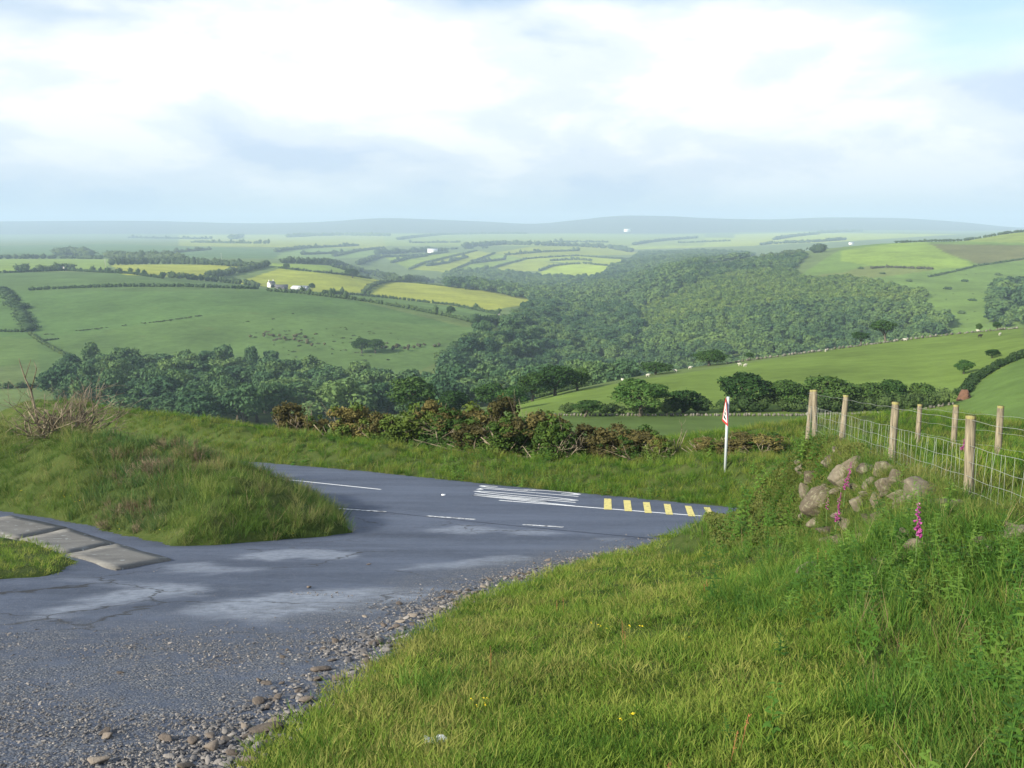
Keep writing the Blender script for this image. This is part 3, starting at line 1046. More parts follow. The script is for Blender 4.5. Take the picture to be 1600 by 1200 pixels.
def grass():
    short = tuft_meshes(M_GRASS, 100, 6, 34, 0.046, 0.080, 0.0042, 0.9)
    longg = tuft_meshes(M_LONG, 120, 6, 22, 0.21, 0.085, 0.0060, 0.6)
    moundt = tuft_meshes(M_MOUND, 130, 6, 24, 0.27, 0.10, 0.0065, 0.6)
    verge = tuft_meshes(M_VERGE, 140, 5, 22, 0.24, 0.12, 0.010, 0.55)
    blue = tuft_meshes(M_BLUEGR, 150, 5, 24, 0.30, 0.11, 0.009, 0.5)
    dry = tuft_meshes(M_DRY, 160, 4, 9, 0.34, 0.07, 0.0035, 0.4)
    # mown-looking grass in front
    X, Y, r = near_points(39000, 1, 2.2, 24, a1=1.15)
    g = region(X, Y)
    u = FX(Y) - X
    rough = sstep(vnoise(X, Y, 0.55, 31, 3) + sstep(3.8 - u, 0, 2.6) * 0.55, 0.70, 0.90)      # rougher towards the bank
    k = (g == 1) & (r.random(len(X)) > rough * 0.8) & (X < FX(Y) + 1)
    put('grass', X[k], Y[k], r, 0.95, short, 'short yellow-green grass covering the slope beside the gravel', grow=14)
    k = (g == 1) & (r.random(len(X)) < rough * 0.42) & (X < FX(Y) + 0.6)
    put('long_grass', X[k], Y[k], r, 0.7, longg, 'long uncut grass growing towards the hedge bank', grow=30)
    k = (g == 1) & (r.random(len(X)) < 0.014 * rough)
    put('dry_stalks', X[k], Y[k], r, 0.8, dry, 'thin straw-coloured stalks among the green grass', grow=40)
    # grass beyond the fence
    X, Y, r = near_points(16000, 2, 2.6, 40, a1=1.4)
    g = region(X, Y)
    k = (g == 1) & (X > FX(Y) + 0.2)
    put('field_edge_grass', X[k], Y[k], r, 0.7, verge, 'dark rough grass behind the wire fence', grow=25)
    # the mound
    X, Y, r = near_points(22000, 3, 12, 46)
    g = region(X, Y)
    s, t = road_st(X, Y)
    d = sdist(M_POLY, X, Y)
    z0 = Hb(X, Y)
    bl = vnoise(X, Y, 0.22, 41, 2) + 0.35 * sstep(d, 4, 7) * sstep(-X, 6, 12)
    k = (g == 2) & (bl <= 0.62)
    put('mound_grass', X[k], Y[k], r, 0.66, moundt, 'grass of mixed green covering the mound beside the slabs', grow=34)
    k = (g == 2) & (bl > 0.55)
    put('blue_green_grass', X[k], Y[k], r, 0.66, blue, 'tall blue-green grass below the dead bush', grow=34)
    k = (g == 2) & (r.random(len(X)) < 0.07 + 0.12 * sstep(vnoise(X, Y, 0.3, 44, 2), 0.5, 0.7))
    put('mound_dry_stalks', X[k], Y[k], r, 0.75, dry, 'pale dry stalks standing in the grass of the mound', grow=40)
    X, Y, r = near_points(6000, 4, 9, 22)
    k = region(X, Y) == 3
    put('kerb_grass', X[k], Y[k], r, 0.8, short, 'bright short grass patch in front of the concrete slabs', grow=14)
    # far verge
    X, Y, r = near_points(32000, 5, 22, 62.5)
    g = region(X, Y)
    s, t = road_st(X, Y)
    k = (g == 4) & (t < 24)
    bl = vnoise(X, Y, 0.35, 51, 3)
    put('verge_grass', X[k], Y[k], r, 0.55, verge, 'lush bright grass of the bank beyond the road', grow=36)
    k = (g == 4) & (t < 12) & (t > 4.2) & (r.random(len(X)) < 0.03 + 0.2 * sstep(bl, 0.55, 0.7))
    put('verge_dry_stalks', X[k], Y[k], r, 0.6, dry, 'straw-coloured grass heads along the top of the far bank', grow=50)


grass()

# ------------------------------------------------------------------ trees
def tree_kind(seed, nleaf, leaf, lobes_n, flat=1.0, core=0.0, trunk=True, skew=0.0, z0=0.56, rz=0.44):
    """a tree one metre wide and one metre high, to be scaled: crown mesh and trunk mesh"""
    r = rng(seed)
    lb = lobes_of(r, lobes_n, 0, 0.5, rz, z0)
    lb.append((np.array([0, 0, z0]), np.array([0.30, 0.30, rz * 0.62])))
    if skew:
        lb = [(c + np.array([skew * (c[2] - 0.4), 0, 0]), R) for c, R in lb]
    cm = crown(seed + 1, lb, nleaf, leaf, core).mesh('crown')
    tm = None
    if trunk:
        mb = MB()
        top = np.array([skew * 0.15, 0, 0.45])
        mb.tube([[0, 0, -0.06], [0.01, 0.01, 0.1], [0.02 + skew * 0.1, -0.01, 0.25], top], [0.045, 0.034, 0.028, 0.02], 7)
        for c, R in lb[:7]:
            s0 = np.array([0.02 + skew * 0.1, -0.01, r.uniform(0.16, 0.32)])
            mid = (s0 + c) / 2 + np.array([0, 0, 0.03])
            mb.tube([s0, mid, c], [0.018, 0.012, 0.006], 5)
        tm = mb.mesh('trunk', True)
    return cm, tm


def setmat(me, m):
    me.materials.clear(); me.materials.append(m)


def tree(name, p, w, h, kind, label, group=None, rz=0.0, cat='tree', sink=0.0):
    cm, tm = kind
    e = link(name, None, loc=(p[0], p[1], p[2] - sink), rot=(0, 0, rz), scale=(w, w, h), label=label, cat=cat, group=group)
    e.empty_display_size = 0.1
    link('crown', cm, parent=e)
    if tm:
        link('trunk', tm, parent=e)
    return e


KIND_DARK = [tree_kind(200 + i, 5600, 0.052, 20 + 2 * i, z0=0.52, rz=0.48) for i in range(3)]
KIND_LIGHT = [tree_kind(220 + i, 5600, 0.05, 20, z0=0.52, rz=0.48) for i in range(2)]
KIND_WIND = [tree_kind(230 + i, 3200, 0.055, 15, skew=0.55, z0=0.66, rz=0.32) for i in range(2)]
KIND_WOOD = [tree_kind(240 + i, 2600, 0.074, 18, core=0.62, z0=0.55) for i in range(5)]
KIND_FAR = [tree_kind(250 + i, 420, 0.15, 6, core=0.8, trunk=False, z0=0.5, rz=0.5) for i in range(5)]
for cm, tm in KIND_DARK + KIND_WIND:
    setmat(cm, M_TREE)
for cm, tm in KIND_LIGHT:
    setmat(cm, M_TREEL)
for cm, tm in KIND_WOOD:
    setmat(cm, M_WOOD)
for cm, tm in KIND_FAR:
    setmat(cm, M_HILLWOOD)
KIND_SCRUB = [tree_kind(260 + i, 420, 0.15, 6, core=0.8, trunk=False, z0=0.5, rz=0.5) for i in range(4)]
for cm, tm in KIND_SCRUB:
    setmat(cm, M_HILLLIGHT)
for cm, tm in KIND_DARK + KIND_LIGHT + KIND_WIND + KIND_WOOD:
    setmat(tm, M_BARK)


def mid_trees():
    D, Lt, Wd = KIND_DARK, KIND_LIGHT, KIND_WIND
    T = [  # column, base row or None, distance, width px, height px, kind, name, label
        (650, 150, 98, 78, D[0], 'field_tree', 'large dark round tree behind the gorse, standing lowest on the far bank'),
        (704, 146, 70, 46, D[2], 'field_tree', 'low dark tree between the large round tree and the light green one'),
        (766, 164, 66, 48, D[1], 'field_tree', 'medium dark tree with bare trunk showing, beside the long dark clump'),
        (800, 142, 58, 42, Lt[0], 'field_tree', 'small light green tree rising just behind the gorse'),
        (832, 172, 66, 50, D[2], 'field_tree', 'dark tree at the downhill end of the clump above the sheep slope'),
        (868, 176, 80, 56, D[0], 'field_tree', 'tallest dark tree in the middle of the clump above the sheep slope'),
        (902, 180, 56, 42, D[1], 'field_tree', 'dark tree at the uphill end of the clump, beside a grazing sheep'),
        (1000, 112, 104, 66, Lt[1], 'field_tree', 'broad bright green tree at the near end of the hedgerow trees'),
        (914, 112, 58, 28, Wd[0], 'hawthorn', 'low flat hawthorn by the stone wall below the sheep'),
        (1068, 117, 76, 44, D[1], 'hedgerow_tree', 'dull green hedgerow tree next to the bright green one'),
        (1160, 118, 100, 70, D[0], 'hedgerow_tree', 'tall hedgerow tree behind the road sign'),
        (1224, 118, 74, 54, D[2], 'hedgerow_tree', 'hedgerow tree behind the corner of the wire fence'),
        (1292, 119, 104, 66, D[1], 'hedgerow_tree', 'widest dark hedgerow tree above the first fence posts'),
        (1352, 119, 70, 50, D[0], 'hedgerow_tree', 'hedgerow tree with a low crown, third from the end of the row'),
        (1394, 119, 66, 50, D[2], 'hedgerow_tree', 'small hedgerow tree second from the end of the row'),
        (1440, 119, 62, 44, D[1], 'hedgerow_tree', 'last hedgerow tree of the row, nearest the red earth bank'),
        (1025, 200, 58, 24, D[1], 'ridge_tree', 'low rounded tree peeping over the ridge of the sheep field'),
        (1108, 214, 66, 28, D[0], 'ridge_tree', 'spreading dark tree on the ridge above two sheep'),
        (1346, 244, 34, 22, Wd[0], 'ridge_tree', 'small windswept tree on the ridge wall beside the umbrella-shaped one'),
        (1384, 247, 52, 36, Wd[1], 'ridge_tree', 'umbrella-shaped windswept tree on the ridge wall'),
        (1171, 226, 18, 11, D[2], 'ridge_bush', 'small dark bush on the ridge wall'),
        (1530, 262, 14, 13, D[2], 'ridge_bush', 'little dark bush at the high end of the ridge, beside a sheep'),
        (1558, 265, 18, 14, D[0], 'ridge_bush', 'little dark bush farthest along the ridge'),
        (1506, 150, 34, 24, Lt[0], 'hawthorn', 'lone hawthorn in the sheep field above the red earth bank'),
        (1550, 165, 28, 17, D[1], 'hawthorn', 'smaller hawthorn leaning over the earth bank hedge'),
    ]
    for i, (px, Y, w, h, k, nm, lab) in enumerate(T):
        p = atY(px, Y)
        tree(nm, p, w * Y / F, h * Y / F, k, lab, rz=i * 1.7 if k not in Wd else 0.1 * i, sink=0.05 * h * Y / F * 0.3)


def jgrid(x0, x1, y0, y1, d, seed):
    r = rng(seed)
    gx, gy = np.meshgrid(np.arange(x0, x1, d), np.arange(y0, y1, d))
    n = gx.size
    return gx.ravel() + r.uniform(-.42, .42, n) * d, gy.ravel() + r.uniform(-.42, .42, n) * d, r


def valley_wood():
    """the wood below the verge: its trees can be told apart"""
    X, Y, r = jgrid(-320, 20, 285, 486, 12.5, 61)
    Z = H(X, Y)
    px, py = proj(X, Y, Z)
    poly = [(30, 800), (92, 592), (240, 584), (470, 588), (500, 602), (560, 612), (640, 622), (720, 640), (720, 800)]
    k = inpoly(poly, px, py)
    k &= ~((px < 130) & (Y < 330))
    X, Y, Z = X[k], Y[k], Z[k]
    for i in range(len(X)):
        w = r.uniform(9.5, 20); h = r.uniform(9, 18) * (1.0 + 0.12 * (Y[i] > 440))
        tree('woodland_tree', (X[i], Y[i], Z[i]), w, h, KIND_WOOD[r.integers(5)], 'full leafy tree packed into the dark valley wood below the far bank',
             'trees of the valley wood', r.uniform(0, 6.28))
    return len(X)


def forest(name, polys, y0, y1, d, w, h, seed, kinds, label, jit=0.3):
    Ps = []
    r = rng(seed)
    for poly in polys:
        poly = np.asarray(poly, float)
        a0, a1 = aof(poly[:, 0].min(), -0.08), aof(poly[:, 0].max(), -0.08)
        xa, xb = min(a0 * y0, a0 * y1), max(a1 * y0, a1 * y1)
        X, Y, _ = jgrid(xa, xb, y0, y1, d, seed)
        Z = H(X, Y)
        px, py = proj(X, Y, Z)
        k = inpoly(poly, px, py)
        Ps.append(np.c_[X, Y, Z][k])
    P = np.vstack(Ps); n = len(P)
    s = r.uniform(1 - jit, 1 + jit, n)
    scatter(name, P - np.array([0, 0, 0.08 * h]), np.c_[np.zeros(n), np.zeros(n), r.uniform(0, 6.28, n)],
            np.c_[w * s, w * s, h * s * r.uniform(0.8, 1.2, n)], r.integers(0, len(kinds), n), [k[0] for k in kinds], label)
    return n


def forests():
    n = []
    n.append(forest('valley_woodland', [[(690, 572), (720, 540), (775, 524), (806, 505), (835, 482), (850, 470), (900, 470), (980, 480), (1000, 520), (985, 560), (975, 640), (700, 640)]],
                    300, 1000, 10.5, 14, 12.5, 71, KIND_WOOD, 'dense deciduous wood filling the bottom of the valley'))
    n.append(forest('hillside_woodland', [[(940, 640), (985, 560), (985, 520), (1040, 520), (1100, 502), (1200, 484), (1330, 474), (1440, 488), (1485, 500), (1490, 520), (1440, 545), (1440, 640)]],
                    450, 1200, 7.6, 10.5, 9.5, 72, KIND_FAR, 'unbroken oak wood cloaking the lower part of the steep hillside'))
    n.append(forest('upper_hillside_woodland', [[(985, 519), (990, 495), (1030, 462), (1100, 440), (1150, 428), (1235, 422), (1245, 430), (1262, 440), (1330, 437), (1400, 450), (1448, 462), (1440, 487), (1330, 473), (1200, 483), (1100, 501), (1040, 519)]],
                    550, 1400, 6.6, 8.5, 6.5, 77, KIND_SCRUB, 'lighter yellow-green trees on the sunlit upper hillside'))
    n.append(forest('crest_woodland', [[(985, 495), (1000, 470), (1050, 432), (1100, 419), (1200, 406), (1262, 400), (1240, 421), (1150, 427), (1100, 439), (1030, 461), (990, 494)]],
                    800, 1420, 8.0, 10.5, 7.5, 78, KIND_FAR, 'dark wood along the crest flank of the hillside'))
    n.append(forest('hillside_copse', [[(1535, 470), (1560, 450), (1640, 445), (1640, 520), (1570, 515), (1545, 500)]], 500, 1100, 11, 14, 12, 73, KIND_FAR,
                    'copse spilling down the open hillside at the edge of the view'))
    n.append(forest('plateau_woodland', [[(690, 430), (760, 424), (850, 436), (930, 438), (960, 418), (1030, 408), (1100, 404), (1100, 440), (1040, 470), (990, 500), (870, 495), (842, 474), (780, 459), (700, 450)]],
                    980, 2700, 13, 17, 14, 74, KIND_FAR, 'paler wood in the side valley below the chequered plateau fields'))
    n.append(forest('distant_woodland', [[(980, 410), (1000, 396), (1100, 393), (1180, 398), (1150, 412), (1080, 420)]], 1500, 3300, 15, 18, 11, 75, KIND_FAR,
                    'hazy wood on the far side of the hill crest'))
    print('forests', n)


mid_trees()
print('wood trees', valley_wood())
forests()

# ------------------------------------------------------------------ hedges and walls
def trace(px, y0, y1, step=7):
    """photo polyline laid down on the ground"""
    px = np.asarray(px, float)
    out = []
    for a, b in zip(px[:-1], px[1:]):
        n = max(1, int(np.hypot(*(b - a)) / step))
        for i in range(n):
            out.append(a + (b - a) * i / n)
    out.append(px[-1])
    P = np.array([hit(Hfar if y0 > 62 else H, x, y, y0, y1, 900) for x, y in out])
    keep = [0]
    med = np.median(np.linalg.norm(np.diff(P, axis=0), axis=1)) + 1e-6
    for i in range(1, len(P)):
        if np.linalg.norm(P[i] - P[keep[-1]]) < 12 * med * (i - keep[-1]):
            keep.append(i)
    return P[keep]


def hedge(px, y0, y1, h, w, label, group=None, name='hedgerow', m=None, seed=0, gap=0.0, trees=0.0, cat='hedge', spread=0.12):
    P = trace(px, y0, y1)
    seg = np.linalg.norm(np.diff(P, axis=0), axis=1); cum = np.r_[0, np.cumsum(seg)]
    Lh = cum[-1]
    r = rng(seed + 900)
    Ym = P[:, 1].mean()
    size = max(0.22, Ym * 0.0017)
    # bumps along the hedge, each a small leafy mound
    step = max(w * 0.55, Ym * 0.0022)
    nb = max(4, int(Lh / step))
    mb = MB()
    org = P[len(P) // 2]
    V1, T1 = ico(1)
    for i in range(nb):
        s = (i + r.uniform(0, 1)) / nb * Lh
        if vnoise(np.array([s]), np.array([seed * 3.0]), 1 / (12 * step), seed, 2)[0] < gap:
            continue
        p = np.array([np.interp(s, cum, P[:, k]) for k in range(3)]) - org
        big = r.random() < trees
        hh = h * r.uniform(0.65, 1.15) * (r.uniform(1.6, 2.4) if big else 1)
        ww = w * r.uniform(0.8, 1.3) * (1.6 if big else 1)
        c = p + np.array([r.normal(0, spread) * w, r.normal(0, spread) * w, hh * 0.42])
        R = np.array([max(ww * 0.5, step * 0.75), max(ww * 0.5, step * 0.75), hh * 0.56])
        core = 0.86 if Ym > 300 else 0.66
        mb.add(c + V1 * R * core * (1 + 0.13 * r.normal(size=(len(V1), 1))), T1)
        n = int(np.clip((5.0 if Ym > 300 else 15.0) * R[0] * R[2] / size**2, 8, 320))
        d = sph(r, n); d[:, 2] = np.abs(d[:, 2]) * 0.9 - 0.1
        nr = d / R; nr /= np.linalg.norm(nr, axis=1, keepdims=True)
        leaf_quads(mb, c + d * R * r.uniform(0.78, 1.16, (n, 1)), nr, np.full(n, size), r, 0.7)
    return link(name, mb.mesh('hedge'), m or (M_HEDGE if Ym < 1150 else M_HEDGEF), loc=org, label=label, cat=None if name == 'scrub' else cat, group=group, kind='stuff' if name == 'scrub' else None)


def hedges():
    A = hedge
    A([(44, 454), (118, 450), (202, 448), (287, 448), (371, 451), (405, 452)], 500, 1000, 3.2, 3.0, 'long hedge along the top of the big shaded pasture, under the crest hedge', seed=1)
    A([(418, 455), (472, 459), (540, 467), (570, 471), (640, 483), (710, 497), (773, 513)], 500, 1000, 3.4, 3.0, 'hedge running down from the farm buildings to the valley wood', seed=2, trees=0.04)
    A([(0, 427), (101, 423), (202, 428), (253, 435)], 800, 1200, 3.6, 3.5, 'crest hedge with rounded bushes above the big shaded pasture', seed=3, trees=0.14)
    A([(256, 433), (300, 437), (337, 440), (405, 448)], 850, 1250, 7.0, 6.0, 'thick tall hedge on the crest beside the white farmhouse', seed=4)
    A([(0, 452), (14, 466), (30, 485), (40, 505), (46, 520)], 450, 1000, 4.0, 10.0, 'broad scrubby hedge dropping down the edge of the big pasture', seed=5, gap=0.25)
    A([(46, 522), (67, 537), (101, 556)], 380, 900, 2.2, 2.2, 'thin hedge curving from the scrub down to the valley wood', seed=6)
    A([(-20, 518), (46, 519)], 380, 900, 2.0, 2.0, 'short low hedge meeting the broad scrubby hedge', seed=7)
    A([(71, 523), (169, 512), (253, 502), (318, 493)], 380, 900, 0.45, 1.0, 'faint bank with sparse shrubs slanting across the big pasture', seed=8, gap=0.42, m=M_TUSSOCK, spread=0.8)
    A([(-30, 608), (40, 606), (100, 602)], 280, 470, 3.0, 3.0, 'dark hedge at the foot of the pasture behind the dead bush', seed=9)
    A([(172, 414), (270, 412), (330, 414), (400, 418)], 1000, 1700, 11, 10, 'dark conifer belt along the back of the hay field', name='tree_belt', seed=10, cat='trees')
    A([(418, 416), (390, 423), (350, 431), (325, 436)], 1000, 1500, 9.5, 9, 'dark line of trees slanting down beside the hay field', name='tree_belt', seed=11, cat='trees')
    A([(435, 419), (480, 424), (540, 430), (580, 436)], 950, 1600, 3.2, 3, 'hedge between the two sunlit hay fields above the farm', seed=12, trees=0.08)
    A([(440, 411), (500, 413), (570, 417), (620, 425), (655, 435), (692, 443), (740, 448)], 1100, 1900, 12, 10, 'long dark tree belt behind the sunlit fields, running down to the side valley', name='tree_belt', seed=13, cat='trees')
    A([(570, 458), (578, 450), (592, 444), (610, 441), (636, 441)], 900, 1400, 5.5, 6, 'thick curved hedge round the end of the sunlit hay field', seed=14)
    A([(505, 459), (542, 460), (615, 467), (710, 478), (780, 492)], 750, 1300, 3.4, 3, 'hedge under the sunlit hay field beyond the farm', seed=15, trees=0.05)
    A([(741, 505), (775, 508), (806, 508)], 550, 900, 8, 9, 'dark copse at the end of the hedge above the valley wood', name='copse', seed=16, cat='trees')
    A([(636, 441), (710, 449), (780, 457), (830, 467)], 900, 1500, 1.8, 2, 'thin hedge on the skyline edge of the hay field', seed=17, gap=0.3)
    A([(0, 405), (60, 404), (120, 404), (160, 405)], 1300, 2200, 9, 12, 'dark wood line at the back of the pastures at the edge of the view', name='tree_belt', seed=18, cat='trees')
    A([(90, 400), (105, 396), (140, 400)], 1500, 2600, 17, 30, 'purplish dark clump of trees above the dark wood line', name='copse', seed=19, cat='trees')
    A([(168, 404), (200, 405), (232, 406), (285, 408)], 1250, 2100, 17, 20, 'group of big trees behind the conifer belt', name='copse', seed=20, cat='trees')
    A([(24, 423), (46, 423)], 950, 1400, 11, 11, 'round tree pair standing on the crest hedge at the edge of the view', name='copse', seed=21, cat='trees')
    A([(58, 424), (85, 423), (112, 421)], 950, 1400, 10, 11, 'paler group of trees on the crest hedge', name='copse', seed=22, cat='trees')
    A([(60, 533), (90, 530), (60, 534)], 400, 800, 1, 2, 'low tussocky shrub in the corner of the pasture', name='shrub', seed=23, cat='shrub')
    A([(412, 521), (440, 526), (470, 534), (495, 540)], 400, 800, 1.8, 2.2, 'dull purple-brown scrub patch on the pasture above the wood', name='scrub', m=M_SCRUB, seed=24, gap=0.2, cat='scrub', spread=3.2)
    A([(600, 541), (630, 544), (660, 543)], 400, 800, 2.6, 2.6, 'dark bramble scrub on the slope near the pale-trunked trees', name='scrub', m=M_SCRUB, seed=25, cat='scrub', spread=2.2)
    far = 'hedges between the plateau fields'
    FH = [([(640, 421), (664, 411), (689, 405), (745, 392)], 'second'), ([(706, 424), (740, 409), (773, 396)], 'third'), ([(755, 424), (790, 413), (818, 406)], 'fourth')]
    A(FH[0][0], 1900, 3600, 5, 7, 'first of three slanting hedges on the chequered plateau fields', far, seed=30)
    A(FH[1][0], 1900, 3600, 5, 7, 'middle of three slanting hedges on the chequered plateau fields', far, seed=31)
    A(FH[2][0], 1900, 3600, 5, 7, 'last of three slanting hedges on the chequered plateau fields', far, seed=32)
    A([(818, 405), (860, 402), (902, 400), (955, 404), (1015, 407)], 1900, 3600, 5, 7, 'level hedge above the brightest plateau field', far, seed=33)
    A([(843, 424), (860, 417), (890, 413), (923, 412)], 1900, 3600, 7, 9, 'dark curved hedge round the brightest plateau field', far, seed=34)
    A([(923, 413), (955, 416)], 1900, 3600, 4, 6, 'thin hedge continuing from the dark curved one', far, seed=35)
    A([(574, 409), (600, 402), (630, 401), (668, 399), (700, 394)], 1900, 3800, 7, 9, 'hedge by the small white farm buildings on the plateau', far, seed=36)
    A([(590, 398), (640, 395), (700, 393)], 2300, 4200, 20, 30, 'pale wood behind the small white farm buildings', name='tree_belt', seed=37, cat='trees')
    A([(521, 401), (563, 392), (600, 388)], 1900, 4200, 9, 12, 'hedge climbing beside the pale wood on the plateau', far, seed=38)
    A([(560, 414), (575, 408), (590, 402)], 1900, 3600, 12, 15, 'clump of trees below the pale plateau wood', name='copse', seed=39, cat='trees')
    A([(724, 387), (790, 382), (830, 383), (900, 385), (960, 389), (985, 394)], 2800, 4800, 20, 26, 'wooded hedge along the top of the plateau fields', name='tree_belt', seed=40, cat='trees')
    A([(622, 375), (650, 371), (692, 367), (760, 365.5), (822, 365.5)], 4300, 7000, 16, 26, 'dark distant ridge hedge in the haze above the plateau', seed=41)
    A([(449, 371), (490, 369), (540, 368), (610, 369)], 4600, 7000, 26, 34, 'distant tree belt dissolving in haze below the moor', name='tree_belt', seed=42, cat='trees')
    A([(430, 394), (450, 391), (478, 388)], 2000, 3900, 11, 14, 'dark distant thicket beyond the tree belts', name='copse', seed=43, cat='trees')
    A([(361, 374), (378, 371)], 4000, 6500, 26, 40, 'small dark spinney on the distant pale field', name='copse', seed=44, cat='trees')
    A([(990, 383), (1015, 379), (1042, 376), (1090, 372)], 3000, 6000, 14, 20, 'distant hedge at the tip of the pale far field', seed=45)
    A([(1211, 375), (1240, 370), (1278, 366)], 3300, 6500, 16, 22, 'far hedge between the two pale fields over the hill crest', seed=46)
    A([(1278, 365), (1310, 363), (1348, 362)], 3300, 6800, 20, 24, 'far tree belt on the pale skyline field', name='tree_belt', seed=47, cat='trees')
    A([(1187, 383), (1230, 380), (1267, 379), (1320, 375)], 2000, 5000, 13, 18, 'dark hedge behind the crest of the wooded hill', seed=48)
    A([(1190, 402), (1225, 398), (1250, 396)], 1100, 1500, 7, 10, 'dark trees on the crest of the wooded hill', name='copse', seed=49, cat='trees')
    A([(1272, 395), (1288, 394)], 1100, 1500, 13, 18, 'big rounded copse at the corner of the bright hilltop field', name='copse', seed=50, cat='trees')
    A([(1360, 420), (1385, 418), (1460, 421)], 850, 1500, 3, 5, 'brown hedge below the bright hilltop field', m=M_SCRUB, seed=51, gap=0.3)
    A([(1452, 433), (1490, 425), (1526, 416), (1600, 405)], 850, 1600, 2.2, 2.5, 'hedge climbing the open hillside to the brown heath', seed=52)
    A([(1400, 372), (1488, 366), (1540, 360), (1640, 353)], 1350, 1900, 4, 5, 'dark skyline hedge on the top of the open hill', seed=53)
    A([(1500, 622), (1512, 607), (1530, 592), (1560, 574), (1610, 552)], 100, 260, 1.3, 1.4, 'dark hedge on the earth bank climbing beside the bright green field', seed=54)
    A([(880, 646), (960, 647), (1040, 647)], 100, 130, 1.6, 1.8, 'scrubby growth under the bright green tree along the field wall', seed=55, gap=0.2)
    A([(1050, 646), (1110, 645), (1180, 644)], 100, 132, 2.8, 2.4, 'bushy undergrowth beneath the tall hedgerow tree', seed=56)
    A([(1190, 644), (1300, 644), (1400, 642), (1475, 634)], 100, 132, 2.6, 2.4, 'bushy undergrowth beneath the end of the hedgerow trees', seed=57)
    A([(842, 611), (880, 608), (915, 604)], 140, 230, 1.2, 2.0, 'dark undergrowth at the foot of the clump above the sheep', seed=58)
    more = [([(520, 421), (600, 428)], 1500, 2300), ([(612, 411), (640, 404), (668, 400)], 1900, 3600), ([(668, 416), (700, 411), (730, 402)], 1900, 3600), ([(735, 412), (790, 406)], 1900, 3600),
            ([(790, 399), (850, 394), (905, 392)], 2300, 4300), ([(860, 408), (900, 406), (930, 408)], 1900, 3600), ([(700, 390), (760, 388)], 2600, 4500), ([(470, 398), (540, 396)], 1900, 4000), ([(480, 388), (560, 384)], 2600, 5200),
            ([(250, 397), (330, 390)], 1700, 3600), ([(300, 379), (420, 381)], 3300, 6200), ([(640, 380), (720, 379)], 3300, 6000), ([(860, 378), (950, 379)], 3300, 6000), ([(1060, 380), (1140, 377)], 3000, 6000), ([(200, 372), (330, 374)], 4000, 6500)]
    for i, (q, a, b) in enumerate(more):
        Ym = (a + b) / 2
        A(q, a, b, 3.5 + Ym * 0.0012, 5 + Ym * 0.001, 'thin distant hedge dividing the hazy far fields', 'thin hedges of the far fields', seed=110 + i, gap=0.2, trees=0.12)
    # shrubs dotted over the open hillside
    r = rng(88)
    spots = [(1420, 440), (1480, 452), (1520, 470), (1560, 430), (1380, 428), (1508, 440), (1440, 470), (1580, 455), (1345, 420), (1500, 490)]
    for i, (x, y) in enumerate(spots):
        A([(x - 4, y), (x + 4, y + 0.5)], 600, 1500, 2.5, 3.5, 'small dark gorse bush dotted on the open hillside', 'bushes dotted on the open hillside', 'hillside_bush', seed=60 + i, cat='bush')


M_TUSSOCK = vleafmat('tussock_leaves', (0.045, 0.075, 0.030), (0.065, 0.095, 0.036), (0.085, 0.115, 0.04), 0.1, 0.1, 0.5)
M_SCRUB = vleafmat('scrub_leaves', (0.042, 0.048, 0.028), (0.070, 0.072, 0.040), (0.11, 0.105, 0.055), 0.12, 0.15, 0.6)
hedges()


def lone_trees():
    for px, py, y0, y1, w, h, lab in [
        (551, 434, 950, 1600, 26, 13, 'spreading lone tree in the hedge between the sunlit hay fields'),
        (447, 422, 950, 1600, 11, 10, 'small round tree in the sunlit field above the white farmhouse'),
        (488, 453, 900, 1400, 9, 8, 'small windswept tree beside the grey barn'),
        (565, 552, 400, 700, 13, 11, 'pale-trunked tree on the slope above the valley wood'),
        (587, 552, 400, 700, 12, 10, 'second pale-trunked tree on the slope, beside the dark scrub'),
        (704, 493, 600, 900, 8, 8, 'dark round tree standing in the hedge above the valley wood')]:
        p = hit(Hfar, px, py, y0, y1)
        tree('lone_tree', p, w, h, KIND_DARK[len(lab) % 3], lab, rz=px)


lone_trees()


def tussocks():
    r = rng(91)
    me = []
    for i in range(3):
        mb = MB(); n = 60
        dd = sph(r, n); dd[:, 2] = np.abs(dd[:, 2])
        leaf_quads(mb, dd * np.array([1, 1, .6]), dd, np.full(n, .55), r, .6)
        V, T = ico(1); mb.add(V * np.array([.8, .8, .45]), T)
        k = mb.mesh('tussock'); k.materials.append(M_TUSSOCK); me.append(k)
    P = []
    for _ in range(70):
        px, py = r.normal(500, 60), r.normal(535, 16)
        P.append(hit(Hfar, px, py, 380, 900, 600))
    for _ in range(40):
        P.append(hit(Hfar, r.uniform(1380, 1600), r.uniform(425, 500), 500, 1300, 600))
    P = np.array(P); n = len(P); s = r.uniform(.3, 1.1, n)
    scatter('tussocks', P, np.c_[np.zeros(n), np.zeros(n), r.uniform(0, 6, n)], np.c_[s * 1.6, s, s * .8], r.integers(0, 3, n), me, 'dark rushy tussocks sprinkled over the open pastures')


tussocks()


